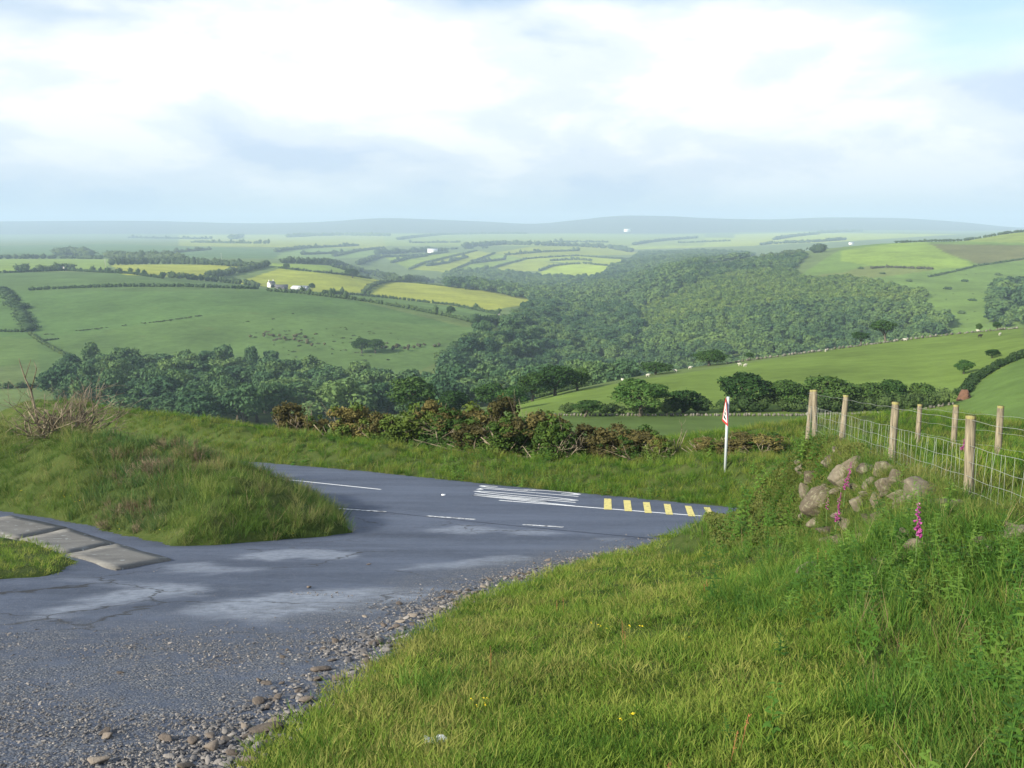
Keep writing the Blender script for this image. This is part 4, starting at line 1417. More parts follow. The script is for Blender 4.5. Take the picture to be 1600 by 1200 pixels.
def wall_run(name, px, y0, y1, h, w, n, label, sm, seed=0, cat='wall', hv=0.3):
    """a low field wall of separate stones"""
    P = trace(px, y0, y1, 5)
    seg = np.linalg.norm(np.diff(P, axis=0), axis=1); cum = np.r_[0, np.cumsum(seg)]
    org = P[0]
    e = link(name, None, loc=org, label=label, cat=cat)
    r = rng(seed)
    for i in range(n):
        s = (i + r.uniform(0.1, 0.9)) / n * cum[-1]
        p = np.array([np.interp(s, cum, P[:, k]) for k in range(3)]) - org
        k = h * r.uniform(1 - hv, 1 + hv)
        ln = cum[-1] / n * r.uniform(0.7, 1.2)
        j = min(np.searchsorted(cum, s), len(P) - 1)
        d = P[j] - P[max(j - 1, 0)]
        link('stone', ROCKS[r.integers(len(ROCKS))], parent=e, loc=p + np.array([0, 0, k * 0.35]), rot=(r.normal(0, .1), r.normal(0, .1), math.atan2(d[1], d[0]) + r.normal(0, .15)),
             scale=(ln * 0.5, w * 0.5, k * 0.55))
    return e


def rock_mesh(seed, sub=2, planes=14, rough=0.05, lo=0.62, hi=1.0):
    r = rng(seed)
    V, T = ico(sub)
    n = sph(r, planes); d = r.uniform(lo, hi, planes)
    dots = V @ n.T
    rad = np.where(dots > 0.05, d / np.maximum(dots, 0.05), 9).min(1)
    rad = np.minimum(rad, 1.15)
    V = V * rad[:, None] * (1 + rough * r.normal(size=(len(V), 1)))
    return mesh_np('rock', V, tris=T)


def rock_mat(name, c1, c2, c3, lichen=None, scale=2.0):
    m, t, out = mat(name)
    tc = N(t, 'ShaderNodeTexCoord'); oi = N(t, 'ShaderNodeObjectInfo')
    p = wpos(t)
    f = mathn(t, 'ADD', mathn(t, 'MULTIPLY', noise(t, p, scale * 3, 6.0, 0.65), 0.6), mathn(t, 'MULTIPLY', oi.outputs['Random'], 0.4))
    c = ramp(t, f, [(0.25, c1), (0.5, c2), (0.72, c3)])
    if lichen:
        c = mixc(t, ramp(t, noise(t, p, scale * 4, 5.0, 0.7), [(0.52, 0.0), (0.62, 0.7)]), c, lichen)
    princ(t, out, c, 0.9, 0.25, noise(t, p, scale * 14, 5.0, 0.65), 0.5, 0.02)
    return m


M_FIELDSTONE = rock_mat('field_stone', (0.07, 0.07, 0.06), (0.13, 0.125, 0.105), (0.22, 0.21, 0.185), (0.07, 0.09, 0.035), 1.0)
ROCKS = [rock_mesh(500 + i, 1) for i in range(4)]
for me in ROCKS:
    me.materials.append(M_FIELDSTONE)
wall_run('field_wall', [(842, 650), (960, 650), (1100, 650), (1250, 650), (1400, 647), (1492, 632)], 90, 135, 0.42, 0.6, 150, 'low grey stone wall along the foot of the hedgerow trees', M_FIELDSTONE, 1)
wall_run('ridge_wall', [(1135, 568.5), (1200, 559.5), (1290, 548), (1400, 533.5), (1500, 521.5), (1590, 513.5)], 150, 300, 0.6, 0.8, 90, 'broken stone wall running along the ridge of the sheep field', M_FIELDSTONE, 2, hv=0.6)

# ------------------------------------------------------------------ road markings
def paint_mat(name, c, worn=(0.1, 0.105, 0.115), lo=0.30, hi=0.42):
    m, t, out = mat(name)
    p = wpos(t)
    f = ramp(t, noise(t, p, 9.0, 6.0, 0.7), [(lo, 0.0), (hi, 1.0)])
    c2 = mixc(t, f, worn, c)
    princ(t, out, c2, 0.7, 0.3, noise(t, p, 60.0, 3.0, 0.7), 0.3, 0.01)
    return m


M_WHITE = paint_mat('white_paint', (0.74, 0.77, 0.80))
M_WORN = paint_mat('worn_white_paint', (0.66, 0.69, 0.72), lo=0.44, hi=0.52)
M_YELLOW = paint_mat('yellow_paint', (0.62, 0.55, 0.19), lo=0.34, hi=0.46)


def on_road(px, py):
    q = hit(Hb, px, py, 10, 70)
    return q


def sheet(name, outline, m, parent, up=0.009, n=6, label=None):
    """a painted patch: outline of four plan corners, laid on the road"""
    a, b, c, d = [np.asarray(o[:2], float) for o in outline]
    u = np.linspace(0, 1, n)[:, None]
    V = []
    for v in np.linspace(0, 1, 3):
        V.append((a * (1 - u) + b * u) * (1 - v) + (d * (1 - u) + c * u) * v)
    V = np.vstack(V)
    me = mesh_np(name, np.c_[V, Hb(V[:, 0], V[:, 1]) + up], quads=gridquads(3, n))
    return link(name, me, m, parent, label=label)


def stripe(name, p, q, w, m, label=None):
    a = on_road(*p)[:2]; b = on_road(*q)[:2]
    d = (b - a) / np.linalg.norm(b - a); nn = np.array([-d[1], d[0]]) * w / 2
    return sheet(name, [a - nn, b - nn, b + nn, a + nn], m, ROAD, n=14, label=label)


def markings():
    stripe('centre_line', (418, 746.5), (595, 765), 0.13, M_WHITE)
    stripe('centre_line', (780, 782), (1122, 808.5), 0.13, M_WHITE)
    for a, b in (((529, 795), (603, 800)), ((667, 806.5), (742, 812)), ((817, 820), (880, 824))):
        stripe('junction_dash', a, b, 0.16, M_WORN)
    bars = [(944, 779.5, 955, 779.8, 956, 797, 943.5, 796.5), (974, 782, 985, 782.3, 987.5, 799.5, 976, 799), (1004.5, 785, 1015, 785.3, 1018.5, 802.3, 1007.5, 801.8),
            (1037, 787.8, 1047.5, 788.2, 1051.5, 804.8, 1040.5, 804.3), (1070, 790.8, 1080, 791.2, 1086.5, 807.5, 1075.5, 807), (1099.5, 793, 1109, 793.3, 1118, 810, 1107, 809.5)]
    for x0, y0, x1, y1, x2, y2, x3, y3 in bars:
        sheet('rumble_bar', [on_road(x3, y3)[:2], on_road(x2, y2)[:2], on_road(x1, y1)[:2], on_road(x0, y0)[:2]], M_YELLOW, ROAD, 0.014)
    # the word SLOW, read by traffic coming from the bend: letter tops towards the bars
    c0 = on_road(735, 775)[:2]; c1 = on_road(752, 758)[:2]; c2 = on_road(906, 771)[:2]; c3 = on_road(897, 791)[:2]

    def P(u, v):        # u along the letters (bottom to top), v across the word (S first)
        return (c1 * (1 - u) + c2 * u) * (1 - v) + (c0 * (1 - u) + c3 * u) * v
    arc = lambda cx, cy, rx, ry, a0, a1, n=14: [(cx + rx * math.cos(math.radians(a0 + (a1 - a0) * i / n)), cy + ry * math.sin(math.radians(a0 + (a1 - a0) * i / n))) for i in range(n + 1)]
    # letters in a box: x across 0..1, y up 0..1
    glyph = {
        'S': [arc(0.5, 0.76, 0.42, 0.22, 20, 270) + arc(0.5, 0.26, 0.42, 0.24, 90, -160)],
        'L': [[(0.1, 1.0), (0.1, 0.03), (0.95, 0.03)]],
        'O': [arc(0.5, 0.5, 0.42, 0.48, 0, 360, 28)],
        'W': [[(0.02, 1.0), (0.27, 0.02), (0.5, 0.75), (0.73, 0.02), (0.98, 1.0)]],
    }
    spans = {'S': (0.0, 0.20), 'L': (0.27, 0.44), 'O': (0.50, 0.70), 'W': (0.75, 1.0)}
    for ch, (v0, v1) in spans.items():
        mb = MB()
        for line in glyph[ch]:
            pts = np.array([P(y, v0 + (v1 - v0) * x) for x, y in line])
            d = np.gradient(pts, axis=0); d /= np.linalg.norm(d, axis=1, keepdims=True) + 1e-9
            # strokes run mostly along the road: thin across it, longer along it
            nn = np.c_[-d[:, 1], d[:, 0]]
            al = np.abs(d @ RE)
            w = (0.055 + 0.20 * (1 - al))[:, None]
            A = pts - nn * w; B = pts + nn * w
            V = np.stack([A, B], 1).reshape(-1, 2)
            k = len(pts)
            q = [[2 * i, 2 * i + 1, 2 * i + 3, 2 * i + 2] for i in range(k - 1)]
            mb.add(np.c_[V, Hb(V[:, 0], V[:, 1]) + 0.010], None, q)
        link('slow_letter', mb.mesh('slow_letter'), M_WHITE, ROAD, label='white road letter %s of the word SLOW' % ch)
    mb = MB(); p = on_road(693, 774)
    mb.box(p + np.array([0, 0, 0.02]), (0.14, 0.1, 0.035))
    link('road_stud', mb.mesh('road_stud'), M_WHITE, ROAD)


markings()

# ------------------------------------------------------------------ concrete slabs
def slabs():
    m, t, out = mat('concrete')
    p = wpos(t)
    c = ramp(t, mathn(t, 'ADD', mathn(t, 'MULTIPLY', noise(t, p, 1.6, 6.0, 0.65), 0.6), mathn(t, 'MULTIPLY', noise(t, p, 25.0, 4.0, 0.7), 0.4)),
             [(0.34, (0.10, 0.10, 0.10)), (0.55, (0.17, 0.17, 0.165)), (0.7, (0.24, 0.24, 0.225))])
    c = mixc(t, ramp(t, noise(t, p, 4.5, 3.0, 0.5), [(0.66, 0.0), (0.69, 0.9)]), c, (0.34, 0.37, 0.38))
    princ(t, out, c, 0.9, 0.2, noise(t, p, 30.0, 5.0, 0.7), 0.5, 0.015)
    S_ = [([(270, 875), (180, 891), (105, 867), (182, 850)], 'pale end slab nearest the tarmac, lowest of the three'),
          ([(181, 849.5), (103.5, 866.5), (29, 844), (108, 826.5)], 'middle concrete slab with pale flakes'),
          ([(107, 826), (28, 843.5), (-70, 822), (18, 807)], 'farthest concrete slab running out of view beside the mound')]
    for i, (q, lab) in enumerate(S_):
        P = onbase(q)
        c0 = P.mean(0)
        P = c0 + (P - c0) * 0.985
        n = 7
        u = np.linspace(0, 1, n)
        top = []
        for v in u:
            top.append((P[0] * (1 - u[:, None]) + P[1] * u[:, None]) * (1 - v) + (P[3] * (1 - u[:, None]) + P[2] * u[:, None]) * v)
        top = np.vstack(top)
        rr = rng(300 + i)
        edge = np.zeros((n, n), bool); edge[0] = edge[-1] = True; edge[:, 0] = edge[:, -1] = True
        top[edge.ravel()] += rr.normal(0, 0.022, (edge.sum(), 2))
        zt = Hb(top[:, 0], top[:, 1]) + 0.022 + 0.010 * i
        V = np.vstack([np.c_[top, zt], np.c_[top, zt - 0.16]])
        g = gridquads(n, n)
        ids = np.arange(n * n).reshape(n, n)
        ring = np.r_[ids[0, :-1], ids[:-1, -1], ids[-1, :0:-1], ids[:0:-1, 0]]
        rn = np.roll(ring, -1)
        side = np.stack([ring, ring + n * n, rn + n * n, rn], 1)
        me = mesh_np('slab', V - np.r_[c0, 0], quads=np.vstack([g, side]))
        link('concrete_slab', me, m, loc=(c0[0], c0[1], 0), label=lab, cat='slab', group='concrete slabs beside the mound')


slabs()

# ------------------------------------------------------------------ gravel and loose stones
M_GRAVEL = rock_mat('gravel_stone', (0.075, 0.075, 0.08), (0.145, 0.14, 0.14), (0.25, 0.235, 0.225), None, 3.0)
M_LOOSE = rock_mat('loose_stone', (0.075, 0.064, 0.056), (0.13, 0.11, 0.095), (0.205, 0.18, 0.155), None, 3.0)
PEBBLES = [rock_mesh(520 + i, 2, 11, 0.02, 0.40, 0.85) for i in range(6)]
STONES = [rock_mesh(540 + i, 3, 13, 0.010, 0.40, 0.80) for i in range(8)]
for me in PEBBLES:
    me.materials.append(M_GRAVEL)
for me in STONES:
    me.materials.append(M_LOOSE)


def gravel():
    X, Y, r = near_points(270000, 7, 2.8, 26)
    g = region(X, Y)
    px, py = proj(X, Y, Hb(X, Y))
    de = -sdist(R_POLY, X, Y)                     # distance from the grass edge
    zone = sstep(de, 1.5, 0.05) * 1.0
    zone = np.maximum(zone, 0.75 * sstep(10.0 - Y + 1.6 * (vnoise(X, Y, 0.5, 71, 3) - 0.5) - 0.12 * np.abs(X + 2.0), 0.0, 3.5))
    zone = np.maximum(zone, 0.55 * sstep(vnoise(X, Y * 2.2, 0.45, 72, 3), 0.55, 0.72) * sstep(15 - Y, 0, 3))
    zone *= 0.25 + 0.75 * sstep(vnoise(X, Y, 1.1, 73, 3), 0.25, 0.6)
    k = (g == 0) & (r.random(len(X)) < zone) & (Y < 21)
    k |= (g == 1) & (sdist(R_POLY, X, Y) < 0.18) & (r.random(len(X)) < 0.5)
    X, Y, de = X[k], Y[k], de[k]
    n = len(X)
    s = 0.0037 * np.exp(np.clip(r.normal(0, 0.5, n), -2, 0.95)) * (1 + 2.2 * sstep(de, 0.9, 0.0) * r.random(n)**2) * (1 + Y / 14)
    P = np.c_[X, Y, Hb(X, Y) - 0.004 + 0.3 * s]
    scatter('gravel', P, np.c_[r.uniform(-.4, .4, n), r.uniform(-.4, .4, n), r.uniform(0, 6.28, n)], np.c_[s * r.uniform(1, 1.9, n), s, s * r.uniform(.35, .7, n)],
            r.integers(0, 6, n), PEBBLES, 'grey-brown gravel scattered over the lay-by and along the grass edge')
    # larger stones that can be told apart
    big = [(420, 1142, 56, 'long flat brown stone lying at the grass edge'), (330, 1170, 36, 'rounded stone just below the long flat brown one'), (364, 1180, 30, 'pinkish stone wedged beside the rounded one'),
           (386, 1192, 36, 'pale stone at the corner of the grass, nearest the camera'), (300, 1160, 24, 'small brown stone left of the rounded one'), (155, 1190, 36, 'mauve flat stone low on the gravel'),
           (258, 1156, 30, 'pale flat stone alone in the gravel'), (168, 1150, 24, 'tan stone farther out on the gravel'), (505, 1048, 34, 'upright grey stone in the edge heap'),
           (570, 1038, 26, 'yellowish stone at the edge of the grass'), (480, 1096, 32, 'broad flat stone in the gravel edge'), (525, 1062, 26, 'grey block next to the upright stone'),
           (482, 918, 11, 'tan pebble alone on the pale tarmac patch'), (188, 1052, 12, 'ochre pebble on the dark gravel'), (585, 1008, 26, 'brown stone at the top of the edge heap'), (548, 1060, 22, 'squarish stone beside the grass'),
           (577, 882, 8, 'dark clod alone on the smooth tarmac')]
    r = rng(99)
    for i, (px, py, w, lab) in enumerate(big):
        p = hit(Hb, px, py, 1.5, 40)
        s = w * p[1] / F * 0.55
        link('loose_stone', STONES[i % 8], None, loc=(p[0], p[1], p[2] + s * 0.22), rot=(r.normal(0, .12), r.normal(0, .12), r.uniform(-.5, .5)), scale=(s, s * r.uniform(.6, .8), s * r.uniform(.38, .5)),
             label=lab, cat='stone', group='loose stones on the lay-by')
    # a heap of middling stones along the edge
    n = 0
    E = E_XY
    seg = np.linalg.norm(np.diff(E, axis=0), axis=1); cum = np.r_[0, np.cumsum(seg)]
    for i in range(90):
        s_ = cum[-1] * (r.random()**1.35) * 0.8
        p = np.array([np.interp(s_, cum, E[:, 0]), np.interp(s_, cum, E[:, 1])])
        p = p + np.array([-1, -0.45]) * abs(r.normal(0.05, 0.42))
        s = r.uniform(0.016, 0.040) * (1 + p[1] / 22)
        link('edge_stone', STONES[r.integers(8)], None, loc=(p[0], p[1], float(Hb(p[0], p[1])) + s * 0.2), rot=(r.normal(0, .2), r.normal(0, .2), r.uniform(0, 6.28)), scale=(s * r.uniform(1, 1.6), s, s * r.uniform(.3, .5)),
             label='fist-sized grey-brown stone in the loose band along the grass edge', cat='stone', group='stones heaped along the grass edge')


gravel()

# ------------------------------------------------------------------ the stony hedge bank
M_BANKROCK = rock_mat('bank_stone', (0.045, 0.038, 0.028), (0.10, 0.085, 0.062), (0.17, 0.15, 0.115), (0.21, 0.205, 0.14), 3.6)
BROCKS = [rock_mesh(560 + i, 4, 15, 0.010, 0.45, 0.85) for i in range(7)]
for me in BROCKS:
    me.materials.append(M_BANKROCK)


def bank_stones():
    e0 = atY(1330, 12.6)
    e = link('stone_hedge_bank', None, loc=e0, label='lichen-covered stones of the old hedge bank under the wire fence', cat='stone bank')
    L_ = [(1290, 775, 62, 60, 12.9), (1318, 742, 44, 40, 13.0), (1345, 790, 30, 26, 12.3), (1360, 760, 24, 34, 12.6), (1388, 757, 46, 30, 12.0), (1372, 782, 26, 24, 12.0),
          (1440, 768, 74, 40, 11.2), (1480, 788, 58, 26, 10.9), (1410, 790, 34, 26, 11.2), (1255, 735, 22, 18, 14.5), (1250, 722, 20, 14, 16.0), (1270, 745, 30, 30, 13.8),
          (1308, 700, 16, 10, 15.5), (1392, 722, 14, 8, 14.0), (1585, 838, 56, 34, 7.9), (1535, 850, 30, 20, 8.4), (1275, 800, 34, 28, 12.8), (1312, 808, 30, 22, 12.4), (1455, 805, 24, 14, 10.6), (1262, 770, 26, 34, 13.6)]
    r = rng(77)
    for i, (px, py, w, h, Yd) in enumerate(L_):
        hh = float(hof(py)); a = float(aof(px, hh))
        p = np.array([a * Yd, Yd, hh * Yd])
        zg = float(H(np.array([p[0]]), np.array([p[1]]))[0])
        # bring the stone to the face of the bank along its sight line
        q = at(px, py + h * 0.15, 5, 30)
        p = q
        sx, sz = w * p[1] / F * 0.60, h * p[1] / F * 0.62
        link('stone', BROCKS[i % 7], parent=e, loc=p - e0 + np.array([0.02, 0.10, 0]), rot=(r.normal(-.15, .15), r.normal(0, .2), r.uniform(-.6, .6)), scale=(sx, sx * 0.8, sz))

    # the stones between them, set in the turf of the face
    for k in range(80):
        Yk = r.uniform(10.3, 16.0) if k < 64 else r.uniform(7.2, 10.3)
        w_ = 2.4 - 1.75 * float(sstep(Yk, 8.5, 11.5))
        u = 0.42 + r.uniform(0.0, 1.0) * w_ * 0.95
        X_ = FX(Yk) - u
        z_ = float(H(np.array([X_]), np.array([Yk]))[0])
        s = r.uniform(0.06, 0.19) * (1.0 if Yk > 10.3 else 0.7)
        link('stone', BROCKS[r.integers(7)], parent=e, loc=np.array([X_ + 0.03, Yk + 0.02, z_]) - e0, rot=(r.normal(0, .25), r.normal(0, .25), r.uniform(0, 6.28)), scale=(s * r.uniform(.9, 1.5), s * 0.9, s * r.uniform(.6, 1.0)))


bank_stones()

# ------------------------------------------------------------------ wire fences
M_POST = plainmat('weathered_post', (0.085, 0.075, 0.055), (0.33, 0.29, 0.21), 4, 0.9, 0.1, 0.5, 0.01)
M_MOSSY = plainmat('mossy_post', (0.20, 0.19, 0.07), (0.34, 0.31, 0.14), 5, 0.9, 0.1)
M_WIRE, _t, _o = mat('galvanised_wire')
princ(_t, _o, (0.28, 0.31, 0.28), 0.55, 0.4)


def post_mesh(seed, h, rad):
    r = rng(seed)
    mb = MB()
    zs = np.linspace(-0.35, h, 9)
    pts = np.c_[0 * zs, 0 * zs, zs]
    mb.tube(pts, rad * (1 + 0.04 * r.normal(size=9)) * np.linspace(1.06, 0.92, 9), 12)
    return mb.mesh('post', True)


def fence(label, posts, zfun, xfun, h, rad, seed, wires, stays, sag=0.012):
    r = rng(seed)
    y0 = posts[0]
    org = np.array([xfun(y0), y0, zfun(y0)])
    e = link('wire_fence', None, loc=org, label=label, cat='fence')
    pm = [post_mesh(seed + i, 1.0, 1.0) for i in range(3)]
    for me in pm:
        me.materials.append(M_POST)
    tops = []
    for i, y in enumerate(posts):
        p = np.array([xfun(y), y, zfun(y)])
        th = (r.normal(0, .03), r.normal(-0.02, .05))
        q = link('post', pm[i % 3], parent=e, loc=p - org, rot=(th[0], th[1], r.uniform(0, 6)), scale=(rad, rad, h * r.uniform(0.97, 1.05)))
        cap = MB(); cap.tube([[0, 0, 0.985], [0, 0, 1.012]], 0.97, 9)
        link('mossy_top', cap.mesh('mossy_top'), M_MOSSY, q)
    ys = np.linspace(posts[0], posts[-1], 80)
    for wz in wires:
        wob = 0.008 * np.sin(ys * 5 + wz * 20) - sag * np.abs(np.sin((ys - posts[0]) / (posts[1] - posts[0]) * math.pi))
        P = np.c_[xfun(ys) - rad - 0.004 + 0 * ys, ys, zfun(ys) + wz + wob] - org
        mb = MB(); mb.tube(P, 0.0024, 4)
        link('wire', mb.mesh('wire'), M_WIRE, e)
    if stays:
        z0, z1 = wires[0], wires[-2]
        mb = MB()
        mb.tube([[0, 0, z0], [0.006, 0.008, (z0 + z1) / 2], [0, 0, z1]], 0.0016, 4)
        sm = mb.mesh('stay'); sm.materials.append(M_WIRE)
        for y in np.arange(posts[0] + 0.07, posts[-1], stays):
            link('stay_wire', sm, parent=e, loc=np.array([xfun(y) - rad - 0.006, y, zfun(y)]) - org, rot=(r.normal(0, .05), r.normal(0, .03), 0))
    return e


fence('front stock fence of wooden posts and wire netting on the stony hedge bank', [3.5, 6.9, 10.2, 13.65, 17.4, 20.3, 21.2], FZ, FX, 1.09, 0.059, 40,
      [0.06, 0.20, 0.36, 0.54, 0.72, 1.02], 0.17)
FX2 = lambda Y: FX(Y) + 2.0
FZ2 = lambda Y: FZ(Y) - 0.10 - 0.02 * (Y - 10)
fence('rear post and wire fence on the far side of the hedge bank', [5.0, 8.2, 11.2, 14.5, 16.7, 19.0], FZ2, FX2, 1.12, 0.055, 50, [0.25, 0.5, 0.75, 1.03], 0.0)

# ------------------------------------------------------------------ road sign
def road_sign():
    p = at(1133, 737, 20, 40)
    Hh = (737 - 617) * p[1] * 1.02 / F
    e = link('road_sign', None, loc=p, rot=(0, 0, 0), label='triangular red and white warning sign on a grey post beyond the road', cat='road sign')
    mg, t, o = mat('galvanised_steel'); princ(t, o, (0.42, 0.47, 0.50), 0.5, 0.5)
    mb = MB(); mb.tube([[0, 0, -0.3], [0, 0, Hh * 0.5], [0, 0, Hh]], 0.05, 12)
    link('post', mb.mesh('post', True), mg, e)
    side, hh = 1.08, 0.96
    zb = Hh - hh - 0.0

    def tri(name, k, y, th, m):
        s, h2 = side * k, hh * k
        c = zb + hh * 0.36
        P = [(-s / 2, c - h2 * 0.36), (s / 2, c - h2 * 0.36), (0, c + h2 * 0.64)]
        # rounded corners
        out = []
        P = np.array(P); cen = P.mean(0)
        for i in range(3):
            a, b, d = P[i - 1], P[i], P[(i + 1) % 3]
            rr = 0.07 * k
            for f in (1.0, 0.45, 0.0):
                pass
            u = (a - b) / np.linalg.norm(a - b); v = (d - b) / np.linalg.norm(d - b)
            for w_ in np.linspace(0, 1, 5):
                out.append(b + u * rr * (1 - w_)**2 + v * rr * w_**2)
        out = np.array(out); n = len(out)
        V = np.vstack([np.c_[out[:, 0], np.full(n, y), out[:, 1]], np.c_[out[:, 0], np.full(n, y + th), out[:, 1]]])
        f = [list(range(n)), list(range(2 * n - 1, n - 1, -1))] + [[i, n + i, n + (i + 1) % n, (i + 1) % n] for i in range(n)]
        return mesh_np(name, V, faces=f)
    red, t, o = mat('sign_red'); princ(t, o, (0.50, 0.03, 0.03), 0.45, 0.4)
    wh, t, o = mat('sign_white'); princ(t, o, (0.78, 0.78, 0.78), 0.45, 0.4)
    bk, t, o = mat('sign_black'); princ(t, o, (0.02, 0.02, 0.02), 0.5, 0.3)
    rz = math.radians(-92)
    pl = link('sign_plate', tri('sign_plate', 1.0, -0.075, 0.004, red), red, e, rot=(0, 0, rz))
    link('white_panel', tri('white_panel', 0.74, -0.0775, 0.002, wh), wh, pl)
    mb = MB()
    # the dark pictogram: a slope with a vehicle shape over it
    def poly(P, y=-0.0795):
        n = len(P); mb.add([(x, y, zb + z_) for x, z_ in P], None if n != 3 else [[0, 1, 2]], [[0, 1, 2, 3]] if n == 4 else None)
    poly([(-0.24, 0.16), (0.24, 0.16), (0.24, 0.20), (-0.24, 0.30)])
    poly([(-0.12, 0.33), (0.10, 0.28), (0.10, 0.40), (-0.12, 0.45)])
    poly([(-0.05, 0.46), (0.06, 0.44), (0.05, 0.54), (-0.03, 0.55)])
    link('pictogram', mb.mesh('pictogram'), bk, pl)


road_sign()

# ------------------------------------------------------------------ gorse beyond the road
def col_t(px, off, py=700):
    """ground point in a photo column a given way beyond the far edge of the road"""
    a = float(aof(px, float(hof(py))))
    Y = 30.0
    for _ in range(30):
        s, _t = road_st(a * Y, Y)
        tt = float(tfar(s)) + off
        Y = (tt + RO[1] * RN[1]) / (a * RN[0] + RN[1])
    return np.array([a * Y, Y, float(H(np.array([a * Y]), np.array([Y]))[0])])


def gorse_kind(seed, brown):
    r = rng(seed)
    lb = lobes_of(r, 34, 0, 0.5, 0.5, 0.5)
    lb = [(c, R * 0.62) for c, R in lb] + [(np.array([r.uniform(-.3, .3), r.uniform(-.3, .3), 0.2]), np.array([0.26, 0.26, 0.22])) for _ in range(5)]
    nb = int(round(brown * len(lb)))
    order = np.argsort([-l[0][2] + 0.35 * r.normal() for l in lb])
    bl = [lb[i] for i in order[:nb]]; gl = [lb[i] for i in order[nb:]]
    gm = crown(seed + 1, gl, int(4200 * (1 - brown)) + 50, 0.042, 0.55, jit=1.0).mesh('green') if gl else None
    bm = crown(seed + 2, bl, int(4200 * brown) + 50, 0.042, 0.55, jit=1.0).mesh('brown') if bl else None
    mb = MB()
    for _ in range(9):
        branchy(mb, r, (r.uniform(-.2, .2), r.uniform(-.2, .2), -0.03), (r.normal(0, .6), r.normal(0, .6), 1.0), 0.62, 0.014, 2, 0.7, 4, 0.05, 3, (1, 3))
    if gm:
        gm.materials.append(M_GORSE)
    if bm:
        bm.materials.append(M_GORSEB)
    sm = mb.mesh('stems'); sm.materials.append(M_DEAD)
    return gm, bm, sm


def gorse():
    K = [gorse_kind(600 + 10 * i, b) for i, b in enumerate((0.0, 0.22, 0.45, 0.65, 0.9))]
    G = [  # column, width px, top row, kind, way beyond the road edge, label
        (457, 66, 636, 4, 6.6, 'brown gorse bush standing first along the bank, beside bare dead stems'),
        (497, 44, 655, 3, 6.6, 'low brown gorse bush between the first two taller ones'),
        (546, 70, 629, 3, 6.4, 'tall brown gorse bush, second peak along the bank'),
        (594, 62, 648, 2, 6.2, 'mixed brown and green gorse bush before the big thicket'),
        (636, 84, 650, 0, 6.0, 'green gorse bush at the near end of the big thicket'),
        (668, 66, 622, 2, 7.6, 'tall golden-topped gorse bush in front of the large round tree'),
        (704, 84, 640, 1, 6.4, 'green gorse bush in the middle of the big thicket'),
        (738, 90, 632, 3, 7.6, 'big brown gorse bush in the middle of the thicket'),
        (742, 80, 662, 3, 5.2, 'rounded brown gorse bush bulging at the front of the thicket'),
        (792, 70, 622, 4, 8.2, 'brown dead-topped gorse bush below the small light green tree'),
        (800, 80, 655, 1, 5.4, 'dark green gorse bush at the front of the thicket'),
        (852, 96, 643, 2, 7.0, 'yellow-tipped gorse bush at the end of the big thicket'),
        (868, 70, 662, 0, 5.0, 'dark green gorse bush ending the big thicket'),
        (918, 66, 666, 4, 6.0, 'pale brown gorse bush just past the big thicket'),
        (960, 70, 664, 4, 6.4, 'pale brown gorse bush in front of the bright green tree'),
        (1000, 72, 666, 3, 6.4, 'brownish gorse bush beside the bare forked stem'),
        (1030, 50, 682, 1, 5.6, 'small green gorse bush below the bare forked stem'),
        (1106, 56, 690, 2, 6.2, 'low dark gorse bush just before the road sign'),
        (1152, 80, 682, 4, 6.6, 'wide brown gorse bush behind the sign post'),
        (1196, 70, 682, 3, 6.8, 'brown gorse bush between the sign and the hedge bank'),
    ]
    r = rng(66)
    for px, w, top, k, off, lab in G:
        p = col_t(px, off)
        zt = float(hof(top - (12 if px < 900 else 5))) * p[1]
        hgt = max(zt - p[2] + 0.25, 0.7)
        e = link('gorse_bush', None, loc=(p[0], p[1], p[2] - 0.1), rot=(0, 0, r.uniform(0, 6.28)), scale=(w * p[1] / F * 1.28, w * p[1] / F * 1.28, hgt), label=lab, cat='gorse bush', group='gorse bushes on the far bank')
        gm, bm, sm = K[k]
        if gm:
            link('green_foliage', gm, parent=e)
        if bm:
            link('brown_foliage', bm, parent=e)
        link('stems', sm, parent=e)
    # bare stems sticking out
    for px, top, off, h, lab in [(1057, 668, 6.5, 1.0, 'bare pale forked stem rising from the gorse'), (490, 640, 6.5, 1.0, 'bare pale stems beside the first brown gorse bush'), (836, 640, 7.5, 1.3, 'bleached dead branches leaning out of the thicket'),
                                 (1195, 690, 6.0, 0.8, 'twisted bare stem in the brown gorse by the hedge bank')]:
        p = col_t(px, off)
        mb = MB(); rr = rng(px)
        for _ in range(3):
            branchy(mb, rr, (0, 0, -0.1), (rr.normal(0, .35), rr.normal(0, .35), 1), float(hof(top)) * p[1] - p[2] + 0.1, 0.022, 2, 0.5, 5, 0.05, 4, (1, 3))
        link('bare_stem', mb.mesh('bare_stem', True), M_DEAD, loc=p, label=lab, cat='dead shrub')


gorse()

